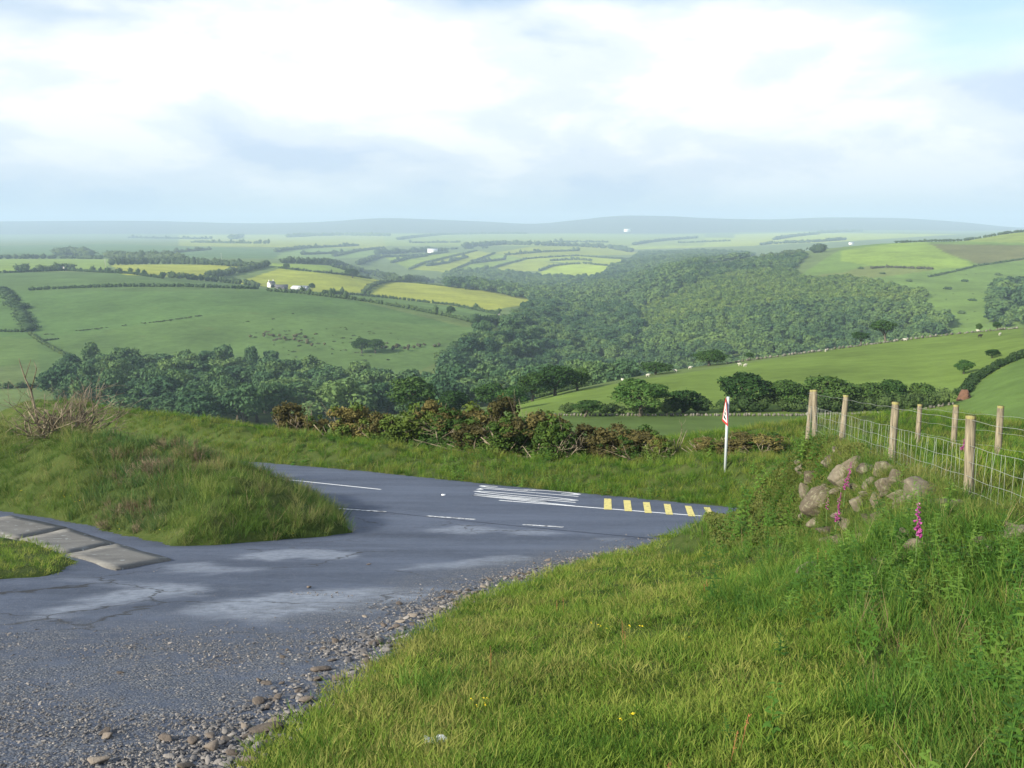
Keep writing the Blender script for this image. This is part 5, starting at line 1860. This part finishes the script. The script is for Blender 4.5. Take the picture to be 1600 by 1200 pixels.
# ------------------------------------------------------------------ dead bush and dry scrub on the mound
def dead_bush():
    p = atY(90, 31)
    e = link('dead_bush', None, loc=(p[0], p[1], p[2] - 0.05), scale=(1.9, 1.9, 1.55), label='leafless grey-brown bush of dead branches on top of the mound', cat='dead bush')
    r = rng(31)
    for i in range(40):
        mb = MB()
        an = r.uniform(0, 6.28)
        sp = 0.52 if i > 5 else 0.2
        d = np.array([math.cos(an) * sp + 0.28 * (i > 8), math.sin(an) * sp, 1.0])
        branchy(mb, r, (r.normal(0, .22), r.normal(0, .15), -0.1), d, r.uniform(0.75, 1.15), r.uniform(0.016, 0.026), 3, 0.62, 5, 0.02, 5, (2, 4))
        link('branch', mb.mesh('branch', True), M_DEAD, e)
    mb = MB()
    mb.tube([[-.25, 0, 0], [-.35, 0, .7], [-.42, .02, 1.25], [-.50, 0, 1.55], [-.56, 0, 1.85], [-.58, 0, 2.0]], [.026, .022, .018, .013, .009, .004], 6)
    mb.tube([[-.42, .02, 1.25], [-.30, .05, 1.75], [-.33, .03, 1.95]], [.012, .008, .003], 5)
    mb.tube([[-.50, 0, 1.55], [-.40, 0, 1.85], [-.36, 0, 1.98]], [.010, .006, .003], 5)
    link('branch', mb.mesh('branch', True), M_DEAD, e, label='tallest branch, a thin dark spike')


dead_bush()


def twig_kind(seed, n=10):
    r = rng(seed); mb = MB()
    for _ in range(n):
        branchy(mb, r, (r.normal(0, .06), r.normal(0, .06), -0.03), (r.normal(0, .5), r.normal(0, .5), 1), r.uniform(.2, .36), .0045, 2, .55, 3, .1, 2, (1, 4))
    return mb.mesh('twig')


def dry_scrub():
    m, t, o = mat('heather_twigs')
    oi = N(t, 'ShaderNodeObjectInfo')
    princ(t, o, ramp(t, oi.outputs['Random'], [(0.1, (0.10, 0.075, 0.055)), (0.6, (0.20, 0.155, 0.10)), (0.9, (0.27, 0.22, 0.16))]), 0.9, 0.1)
    tw = [twig_kind(640 + i) for i in range(3)]
    for me in tw:
        me.materials.append(m)
    r = rng(12)
    P = []
    for _ in range(120):
        px = r.normal(270, 55); Y = r.uniform(24.0, 29.5)
        P.append(atY(px, Y))
    for _ in range(30):
        P.append(atY(r.normal(180, 40), r.uniform(20.5, 22.5)))
    P = np.array(P)
    k = region(P[:, 0], P[:, 1]) == 2
    P = P[k]; n = len(P)
    s = r.uniform(0.8, 1.4, n)
    scatter('dry_heather', P, np.c_[r.normal(0, .2, n), r.normal(0, .2, n), r.uniform(0, 6.28, n)], np.c_[s, s, s], r.integers(0, 3, n), tw, 'brown twiggy dry heather on the crest of the mound')


dry_scrub()

# ------------------------------------------------------------------ weeds and flowers
def weed_kind(seed, h, nl, ls, spread=0.9):
    """an upright leafy stalk with pairs of pointed leaves"""
    r = rng(seed); mb = MB()
    bend = r.normal(0, .08, 2)
    st = np.array([[bend[0] * f * f, bend[1] * f * f, h * f - 0.02] for f in np.linspace(0, 1, 5)])
    mb.tube(st, np.linspace(.006, .002, 5), 4)
    for i in range(nl):
        f = (i + 0.5) / nl
        base = np.array([bend[0] * f * f, bend[1] * f * f, h * f])
        for an in (i * 1.57 + r.normal(0, .25), i * 1.57 + math.pi + r.normal(0, .25)):
            l = ls * (1.15 - 0.75 * f) * r.uniform(.75, 1.2)
            d = np.array([math.cos(an), math.sin(an), 0.35 * spread]); sd = np.array([-math.sin(an), math.cos(an), 0])
            dr = np.array([0, 0, -0.28 * l])
            V = [base, base + d * l * .35 + sd * l * .20, base + d * l * .7 + sd * l * .12 + dr * .5, base + d * l + dr, base + d * l * .7 - sd * l * .12 + dr * .5, base + d * l * .35 - sd * l * .20]
            mb.add(V, [[0, 1, 5], [2, 3, 4]], [[1, 2, 4, 5]])
    return mb.mesh('weed')


def dock_kind(seed):
    r = rng(seed); mb = MB()
    for i in range(9):
        an = i * 0.7 + r.normal(0, .3); l = r.uniform(.06, .13)
        d = np.array([math.cos(an), math.sin(an), 0]); sd = np.array([-d[1], d[0], 0])
        up = r.uniform(.5, 1.4)
        V = []; 
        for f, w in ((0, .02), (.25, .10), (.55, .15), (.8, .10), (1, .0)):
            c = d * l * f + np.array([0, 0, l * (up * f - .75 * up * f * f)])
            V += [c - sd * w * l * 1.5 + np.array([0, 0, .02 * w]), c + sd * w * l * 1.5]
        mb.add(V, None, [[2 * k, 2 * k + 1, 2 * k + 3, 2 * k + 2] for k in range(4)])
    return mb.mesh('dock')


def weeds():
    kinds = [weed_kind(700 + i, 0.30 + 0.05 * i, 9, 0.11) for i in range(4)] + [dock_kind(720 + i) for i in range(3)]
    for me in kinds:
        me.materials.append(M_WEED)
    X, Y, r = near_points(14000, 8, 3.2, 21)
    u = FX(Y) - X
    g = region(X, Y)
    p = 0.5 * sstep(3.4 - u, 0, 2.0) * sstep(vnoise(X, Y, 0.9, 81, 3), 0.35, 0.62)
    p *= 0.25 + 0.75 * (u > 0.75)
    k = (g == 1) & (u > -0.2) & (r.random(len(X)) < p)
    X, Y = X[k], Y[k]; n = len(X)
    s = r.uniform(.4, .9, n) * (1 + Y / 60)
    idx = np.where(r.random(n) < 0.86, r.integers(0, 4, n), r.integers(4, 7, n))
    scatter('weeds', np.c_[X, Y, Hground(X, Y)], np.c_[r.normal(0, .15, n), r.normal(0, .15, n), r.uniform(0, 6.28, n)], np.c_[s, s, s], idx, kinds, 'nettles and broad-leaved weeds growing up the hedge bank')
    # far verge plants
    X, Y, r = near_points(5200, 9, 24, 56)
    g = region(X, Y); s_, t_ = road_st(X, Y)
    k = (g == 4) & (t_ < 13) & (vnoise(X, Y, 0.6, 82, 3) > 0.5)
    X, Y = X[k], Y[k]; n = len(X)
    s = r.uniform(1.0, 1.9, n)
    scatter('verge_plants', np.c_[X, Y, Hground(X, Y)], np.c_[r.normal(0, .15, n), r.normal(0, .15, n), r.uniform(0, 6.28, n)], np.c_[s, s, s], r.integers(0, 7, n), kinds, 'leafy plants among the grass of the far bank')
    X, Y, r = near_points(2600, 19, 15.5, 22.5)
    px_, py_ = proj(X, Y, Hground(X, Y))
    k = (px_ > 1135) & (px_ < 1300) & (region(X, Y) == 1) & (FX(Y) - X > 0.3)
    X, Y = X[k], Y[k]; n = len(X); s = r.uniform(0.9, 1.6, n)
    scatter('bank_foot_weeds', np.c_[X, Y, Hground(X, Y)], np.c_[r.normal(0, .15, n), r.normal(0, .15, n), r.uniform(0, 6.28, n)], np.c_[s, s, s], r.integers(0, 4, n), kinds, 'tall nettles crowding the foot of the hedge bank beside the road')
    # mossy creeper hanging over the end of the bank
    mb = MB(); r = rng(83)
    n = 30000
    Yc = r.uniform(14.2, 21.8, n); uc = r.uniform(0.1, 2.6, n)
    Xc = FX(Yc) - uc
    Zc = H(Xc, Yc) + r.uniform(0, .16, n)
    keep = (vnoise(Xc, Yc, 1.4, 84, 3) > 0.30) & (Yc > 13.2 + 0.9 * uc)
    P = np.c_[Xc, Yc, Zc][keep]
    leaf_quads(mb, P, np.tile([-.6, -.5, .6], (len(P), 1)), np.full(len(P), .042), r, 0.9)
    link('creeper', mb.mesh('creeper'), M_CREEPER, kind='stuff', label='dark mossy growth hanging over the end of the hedge bank')
    r = rng(86)
    n = 4200
    Yc = r.uniform(7.0, 19.5, n); w_ = 2.4 - 1.75 * sstep(Yc, 8.5, 11.5)
    Xc = FX(Yc) - (0.1 + r.random(n) * (w_ + 0.7))
    k = vnoise(Xc, Yc, 1.6, 87, 3) > 0.42
    Xc, Yc = Xc[k], Yc[k]; n = len(Xc); s = r.uniform(.5, 1.0, n)
    tm = tuft_meshes(M_LONG, 880, 4, 20, 0.19, 0.07, 0.006, 0.9)
    scatter('bank_turf', np.c_[Xc, Yc, Hground(Xc, Yc)], np.c_[r.normal(.2, .3, n), r.normal(-.4, .3, n), r.uniform(0, 6.28, n)], np.c_[s, s, s], r.integers(0, 4, n), tm, 'tufts of turf growing between the stones of the hedge bank')
    # yellow flowers and orange sorrel
    fm, t, o = mat('yellow_petal'); princ(t, o, (0.75, 0.58, 0.02), 0.6, 0.3)
    sm, t, o = mat('sorrel'); princ(t, o, (0.26, 0.12, 0.05), 0.8, 0.2)

    def flower(m, n, h, sz, seed):
        rr = rng(seed); b = MB()
        for _ in range(n):
            x, y = rr.normal(0, .05, 2); hh = h * rr.uniform(.7, 1.1)
            leaf_quads(b, np.array([[x, y, hh]] * 4) + rr.normal(0, sz * .4, (4, 3)), np.tile([0, -.3, 1.0], (4, 1)), np.full(4, sz), rr, .4, 1.0)
        me = b.mesh('flower'); me.materials.append(m); return me

    def spike(seed):
        rr = rng(seed); b = MB()
        for _ in range(2):
            x, y = rr.normal(0, .06, 2); hh = rr.uniform(.16, .28)
            z_ = rr.uniform(.45, 1, 26) * hh
            P_ = np.c_[x + rr.normal(0, .006, 26), y + rr.normal(0, .006, 26), z_]
            leaf_quads(b, P_, sph(rr, 26), np.full(26, .007), rr)
            b.tube([[x, y, -.02], [x, y, hh]], .0018, 3)
        me = b.mesh('sorrel'); me.materials.append(sm); return me
    spots = [(95, 772), (100, 780), (112, 778), (120, 786), (190, 822), (193, 828), (250, 787), (455, 838), (760, 1106), (757, 1102), (752, 1112), (935, 985), (945, 990), (1000, 987), (988, 1128), (1073, 1006), (250, 832), (30, 770), (990, 1110)]
    P = np.array([at(x, y, 2, 40) for x, y in spots]); n = len(P)
    r = rng(15)
    sc = 0.5 * (1 + P[:, 1] / 22)
    scatter('yellow_flowers', P, np.c_[np.zeros(n), np.zeros(n), r.uniform(0, 6, n)], np.c_[sc, sc, sc * .8], r.integers(0, 3, n), [flower(fm, 3, .10, .018, 90 + i) for i in range(3)], 'small yellow flowers dotted in the grass')
    X, Y, r = near_points(70, 16, 3.5, 18)
    u = FX(Y) - X
    k = (region(X, Y) == 1) & (u > .8) & (vnoise(X, Y, .7, 85, 2) > .58) & (u < 5)
    X, Y = X[k], Y[k]; n = len(X); s = r.uniform(.7, 1.1, n)
    scatter('sorrel', np.c_[X, Y, Hground(X, Y)], np.c_[r.normal(0, .1, n), r.normal(0, .1, n), r.uniform(0, 6, n)], np.c_[s, s, s], r.integers(0, 3, n), [spike(95 + i) for i in range(3)], 'rusty seed heads of sorrel among the long grass')


M_CREEPER = leafmat('creeper_leaves', (0.024, 0.046, 0.010), (0.050, 0.080, 0.016), (0.095, 0.115, 0.026), 1.5, 0.2)
weeds()

M_FOX, _t, _o = mat('foxglove_bell')
_n = noise(_t, wpos(_t), 40.0, 3.0)
princ(_t, _o, ramp(_t, _n, [(0.35, (0.28, 0.04, 0.19)), (0.6, (0.42, 0.09, 0.31)), (0.72, (0.6, 0.32, 0.52))]), 0.5, 0.3, trans=0.3)


def bell_mesh():
    n = 8; V = []; q = []
    prof = [(0, .0), (.004, .003), (.010, .0065), (.024, .0085), (.033, .0115), (.038, .0145)]
    for d, rad in prof:
        for k in range(n):
            a = k * 2 * math.pi / n
            V.append((d, rad * math.cos(a), rad * math.sin(a)))
    for i in range(len(prof) - 1):
        for k in range(n):
            q.append([i * n + k, i * n + (k + 1) % n, (i + 1) * n + (k + 1) % n, (i + 1) * n + k])
    me = mesh_np('bell', np.array(V), quads=q, smooth=True); me.materials.append(M_FOX)
    return me


def foxgloves():
    bell = bell_mesh()
    stem_m, t, o = mat('foxglove_stem'); princ(t, o, (0.10, 0.17, 0.05), 0.7, 0.2)
    F_ = [  # column and row of the base, top row, spike from-to as shares of height, lean, label
        (1316, 812, 700, 0.50, 0.90, 0.10, 'tallest foxglove with a long magenta spike in front of the mossy stones', 1.0),
        (1304, 850, 752, 0.44, 0.92, 0.05, 'foxglove with magenta bells low in front of the stone face', 1.0),
        (1290, 835, 762, 0.62, 0.90, 0.0, 'thin young foxglove just beside the low one at the stone face', 0.7),
        (1430, 888, 745, 0.42, 0.80, -0.03, 'foxglove with a green tip standing alone below the dark flat rock', 1.0),
        (178, 725, 684, 0.35, 0.95, 0.02, 'single foxglove on the mound beside the dry heather', 1.5),
        (1502, 762, 690, 0.45, 0.90, 0.03, 'pale foxglove seen through the wire fence', 1.0)]
    for i, (px, py, top, f0, f1, lean, lab, bs) in enumerate(F_):
        p = atY(px, 29.0) if i == 4 else at(px, py, 5, 40)
        if i == 5:
            p = atY(1502, 14.5)
        h = abs(float(hof(top)) * p[1] - p[2])
        h = float(np.clip(h * 0.92, 0.4, 1.2))
        e = link('foxglove', None, loc=p, label=lab, cat='foxglove', rot=(0, 0, 0))
        r = rng(400 + i)
        mb = MB()
        st = np.array([[lean * f * f, 0, h * f - 0.02 * (f == 0)] for f in np.linspace(0, 1, 7)])
        mb.tube(st, np.linspace(.008, .0025, 7), 6)
        link('stem', mb.mesh('stem', True), stem_m, e)
        nb = 26 if bs >= 1 else 9
        for k in range(nb):
            f = f0 + (f1 - f0) * k / nb
            an = -math.pi / 2 + r.normal(0, 1.0)
            s = (1.25 - 0.75 * k / nb) * bs
            link('flower', bell, parent=e, loc=(lean * f * f, 0, h * f), rot=(0, 0.55, an), scale=s)
        for k in range(7):
            lm = MB(); an = k * 0.9 + r.normal(0, .2); l = r.uniform(.10, .20) * (1 - .07 * k)
            d = np.array([math.cos(an), math.sin(an), .25]); sd = np.array([-math.sin(an), math.cos(an), 0]); b = np.array([0, 0, h * .05 * k])
            lm.add([b, b + d * l * .4 + sd * l * .17, b + d * l - np.array([0, 0, .3 * l]), b + d * l * .4 - sd * l * .17], None, [[0, 1, 2, 3]])
            link('leaf', lm.mesh('leaf'), M_WEED, e)


foxgloves()

# ------------------------------------------------------------------ sheep
def sheep_mesh():
    """one continuous body grown from a jointed skeleton"""
    J = [(0, 0, .62, .24), (.30, 0, .64, .23), (-.32, 0, .63, .235), (.50, 0, .70, .14), (.64, 0, .80, .085), (.80, 0, .74, .05),
         (.28, .13, .42, .06), (.28, .13, .0, .03), (.28, -.13, .42, .06), (.28, -.13, .0, .03), (-.34, .13, .44, .08), (-.37, .13, .22, .035), (-.34, .13, .0, .03),
         (-.34, -.13, .44, .08), (-.37, -.13, .22, .035), (-.34, -.13, .0, .03), (-.55, 0, .62, .06), (.62, .12, .82, .022), (.62, -.12, .82, .022)]
    Ed = [(0, 1), (0, 2), (1, 3), (3, 4), (4, 5), (1, 6), (6, 7), (1, 8), (8, 9), (2, 10), (10, 11), (11, 12), (2, 13), (13, 14), (14, 15), (2, 16), (4, 17), (4, 18)]
    me = bpy.data.meshes.new('sheep_frame'); me.from_pydata([j[:3] for j in J], Ed, [])
    o = bpy.data.objects.new('sheep_frame', me); COL.objects.link(o)
    o.modifiers.new('skin', 'SKIN')
    for i, j in enumerate(J):
        o.data.skin_vertices[0].data[i].radius = (j[3], j[3])
    o.data.skin_vertices[0].data[0].use_root = True
    sd = o.modifiers.new('sub', 'SUBSURF'); sd.levels = 1; sd.render_levels = 1
    dg = bpy.context.evaluated_depsgraph_get()
    ev = o.evaluated_get(dg)
    res = bpy.data.meshes.new_from_object(ev)
    bpy.data.objects.remove(o)
    return res


def sheep():
    wool = plainmat('wool', (0.42, 0.40, 0.35), (0.6, 0.58, 0.51), 8, 0.95, 0.05)
    dark = plainmat('dark_wool', (0.02, 0.018, 0.016), (0.05, 0.045, 0.04), 8, 0.95, 0.05)
    me = sheep_mesh(); me.name = 'sheep'; me.materials.append(wool)
    md = me.copy(); md.materials.clear(); md.materials.append(dark)
    L_ = [(905, 606, 0.3, 'sheep grazing lowest on the slope, just below the dark clump of trees'), (1055, 582, 2.8, 'sheep on the ridge between the low rounded tree and the spreading one'),
          (1078, 577, 0.2, 'sheep on the ridge touching the edge of the spreading dark tree'), (1156, 572, 3.3, 'farther sheep of the pair below the ridge wall'), (1164, 573.5, 0.4, 'nearer sheep of the pair below the ridge wall'),
          (1414, 533, 2.9, 'sheep by the ridge wall just past the umbrella-shaped tree'), (1562, 524.5, 0.6, 'white sheep high on the field near the black one'), (1528, 519, 3.0, 'sheep lying against the ridge bush at the high end'),
          (1012, 589, 0.1, 'sheep on the ridge before the low rounded tree'), (1290, 550, 1.0, 'sheep standing against the ridge wall at mid-slope'), (973, 597, 2.0, 'sheep on the low end of the ridge')]
    for px, py, rz, lab in L_:
        p = at(px, py, 100, 300)
        link('sheep', me, loc=p, rot=(0, 0, rz), scale=0.85, label=lab, cat='sheep', group='sheep on the slope')
    p = at(1531, 528, 100, 300)
    link('sheep', md, loc=p, rot=(0, 0, 0.2), scale=1.1, label='black sheep alone high on the field', cat='sheep', group='sheep on the slope')


sheep()

# ------------------------------------------------------------------ farm buildings, poles
def building(name, px, py, y0, y1, l, w, h, rise, rz, wallc, roofc, label, chim=0, doors=0, wins=0):
    p = hit(Hfar, px, py, y0, y1)
    e = link(name, None, loc=p, rot=(0, 0, rz), label=label, cat='building')
    wm, t, o = mat(name + '_wall'); princ(t, o, wallc, 0.85, 0.2, noise(t, wpos(t), 0.8), 0.2, 0.05)
    rm, t, o = mat(name + '_roof'); princ(t, o, roofc, 0.7, 0.3, noise(t, wpos(t), 1.5), 0.3, 0.05)
    gm, t, o = mat(name + '_glass'); princ(t, o, (0.03, 0.035, 0.04), 0.2, 0.5)
    mb = MB()
    V = [(-l / 2, -w / 2, -1), (l / 2, -w / 2, -1), (l / 2, w / 2, -1), (-l / 2, w / 2, -1), (-l / 2, -w / 2, h), (l / 2, -w / 2, h), (l / 2, w / 2, h), (-l / 2, w / 2, h), (-l / 2, 0, h + rise), (l / 2, 0, h + rise)]
    mb.add(V, [[4, 8, 7], [5, 6, 9]], [[0, 1, 5, 4], [1, 2, 6, 5], [2, 3, 7, 6], [3, 0, 4, 7]])
    link('wall', mb.mesh('wall'), wm, e)
    mb = MB()
    ov = 0.35
    for s in (-1, 1):
        a = np.array([[-l / 2 - ov, s * (w / 2 + ov), h - ov * rise / (w / 2)], [l / 2 + ov, s * (w / 2 + ov), h - ov * rise / (w / 2)], [l / 2 + ov, 0, h + rise], [-l / 2 - ov, 0, h + rise]])
        n = 0.18
        mb.add(np.vstack([a + [0, 0, 0.03], a + [0, 0, n]]), None, [[0, 1, 2, 3], [4, 5, 6, 7], [0, 1, 5, 4], [1, 2, 6, 5], [2, 3, 7, 6], [3, 0, 4, 7]])
    rf = link('roof', mb.mesh('roof'), rm, e)
    for k in range(chim):
        mb = MB(); x = (-1 if k == 0 else 1) * (l / 2 - 0.7)
        mb.box((x, 0, h + rise + 0.5), (0.9, 0.7, 1.8))
        link('chimney', mb.mesh('chimney'), wm, rf)
    for k in range(wins):
        mb = MB(); x = -l / 2 + (k % 4 + 0.7) * l / 4.4; z_ = h * (0.28 if k < 4 else 0.72)
        mb.box((x, -w / 2 - 0.01, z_), (1.0, 0.08, 1.1))
        link('window', mb.mesh('window'), gm, e)
    for k in range(doors):
        mb = MB(); x = -l / 2 + (k + 0.5) * l / doors
        mb.box((x, -w / 2 - 0.02, h * 0.36), (l / doors * 0.62, 0.08, h * 0.75))
        link('door', mb.mesh('door'), gm, e)
    return e


def farms():
    W_, SL, GR = (0.78, 0.77, 0.74), (0.10, 0.10, 0.115), (0.36, 0.38, 0.41)
    building('farmhouse', 424, 449, 800, 1300, 7.5, 5, 4.4, 2.6, 0.95, W_, SL, 'white gabled farmhouse with slate roof on the crest of the shaded pasture', 2, 1, 8)
    building('outbuilding', 440, 452, 800, 1300, 13, 5, 3, 2.0, 0.2, (0.16, 0.15, 0.15), (0.09, 0.09, 0.10), 'dark slate-roofed outbuilding joined beside the white farmhouse', 0, 2, 0)
    building('barn', 470, 458, 800, 1300, 15, 8, 3.2, 2.0, -0.35, GR, (0.55, 0.58, 0.62), 'pale grey barn with open bays below the sunlit hay field', 0, 3, 0)
    building('cottage', 676, 395, 2000, 4500, 34, 14, 9, 5, 0.1, W_, (0.5, 0.52, 0.55), 'long white building among the plateau hedges', 1, 0, 4)
    building('cottage', 616, 396, 2000, 4500, 17, 11, 7, 4, 0.1, W_, (0.45, 0.47, 0.5), 'small white building left of the long one on the plateau', 1, 0, 2)
    building('cottage', 980, 362, 5200, 8300, 46, 26, 12, 9, 0.3, W_, (0.6, 0.62, 0.65), 'solitary bright white house far off under the moor', 1, 0, 4)
    building('cottage', 1330, 382, 1300, 3500, 16, 8, 5, 3, 0.2, W_, (0.4, 0.42, 0.45), 'tiny white building on the crest beside the bright hilltop field', 0, 0, 2)
    building('stone_shed', 102, 423, 850, 1300, 3.4, 3, 4.2, 1.2, 0, W_, SL, 'tiny white hut in the crest hedge', 0, 1, 0)
    pm = plainmat('pole_wood', (0.30, 0.29, 0.26), (0.45, 0.43, 0.39), 4)
    for px, py, y0, y1, h, lab in [(165, 421, 950, 1500, 13, 'telegraph pole above the crest hedge at the end of the conifer belt'), (346, 407, 1300, 2400, 13, 'pale telegraph pole behind the conifer belt'), (780, 508, 550, 900, 9, 'thin pole at the edge of the valley wood')]:
        p = hit(Hfar, px, py, y0, y1)
        mb = MB(); mb.tube([[0, 0, -1], [0, 0, h]], [.28, .2], 6); mb.box((0, 0, h - .9), (2.4, .25, .2))
        link('telegraph_pole', mb.mesh('pole'), pm, loc=p, label=lab, cat='pole')


farms()


def red_bank():
    m = rock_mat('red_earth', (0.08, 0.045, 0.03), (0.15, 0.08, 0.05), (0.22, 0.13, 0.085), None, 0.6)
    p = at(1505, 624, 95, 200)
    me = rock_mesh(590, 4, 10, 0.05, 0.5); me.materials.append(m)
    link('earth_scar', me, loc=p + np.array([0, 0, 0.3]), rot=(0, 0, 0.5), scale=(1.0, 1.3, 1.0), label='bare red earth scar at the foot of the bank hedge', cat='earth bank')


red_bank()


def litter():
    m, t, o = mat('litter_paper'); princ(t, o, (0.62, 0.66, 0.68), 0.5, 0.3)
    p = at(681, 1166, 2, 12)
    V = []; n = 6
    for i in range(n):
        for j in range(3):
            V.append(((i / (n - 1) - .5) * .13, (j / 2 - .5) * .06, .045 + .012 * math.sin(i * 1.7 + j)))
    me = mesh_np('litter', np.array(V), quads=gridquads(n, 3))
    link('paper_scrap', me, m, loc=p, rot=(.15, .05, .15), label='scrap of pale paper lying in the short grass', cat='litter')


litter()



# ------------------------------------------------------------------ air
def haze():
    mb = MB()
    mb.box((0, 5050, 65), (24000, 10500, 390))
    m = bpy.data.materials.new('haze_air'); m.use_nodes = True
    t = m.node_tree; t.nodes.clear()
    out = N(t, 'ShaderNodeOutputMaterial')
    v = N(t, 'ShaderNodeVolumePrincipled', Density=HAZE_D, Anisotropy=0.0)
    v.inputs['Color'].default_value = HAZE_C
    v.inputs['Density Attribute'].default_value = ''
    v.inputs['Color Attribute'].default_value = ''
    v.inputs['Temperature Attribute'].default_value = ''
    L(t, v.outputs[0], out.inputs['Volume'])
    link('haze', mb.mesh('haze'), m, kind='stuff', label='pale blue haze in the air over the valley')


HAZE_D = 1.6e-4
HAZE_C = (0.60, 0.78, 1.0, 1)
haze()
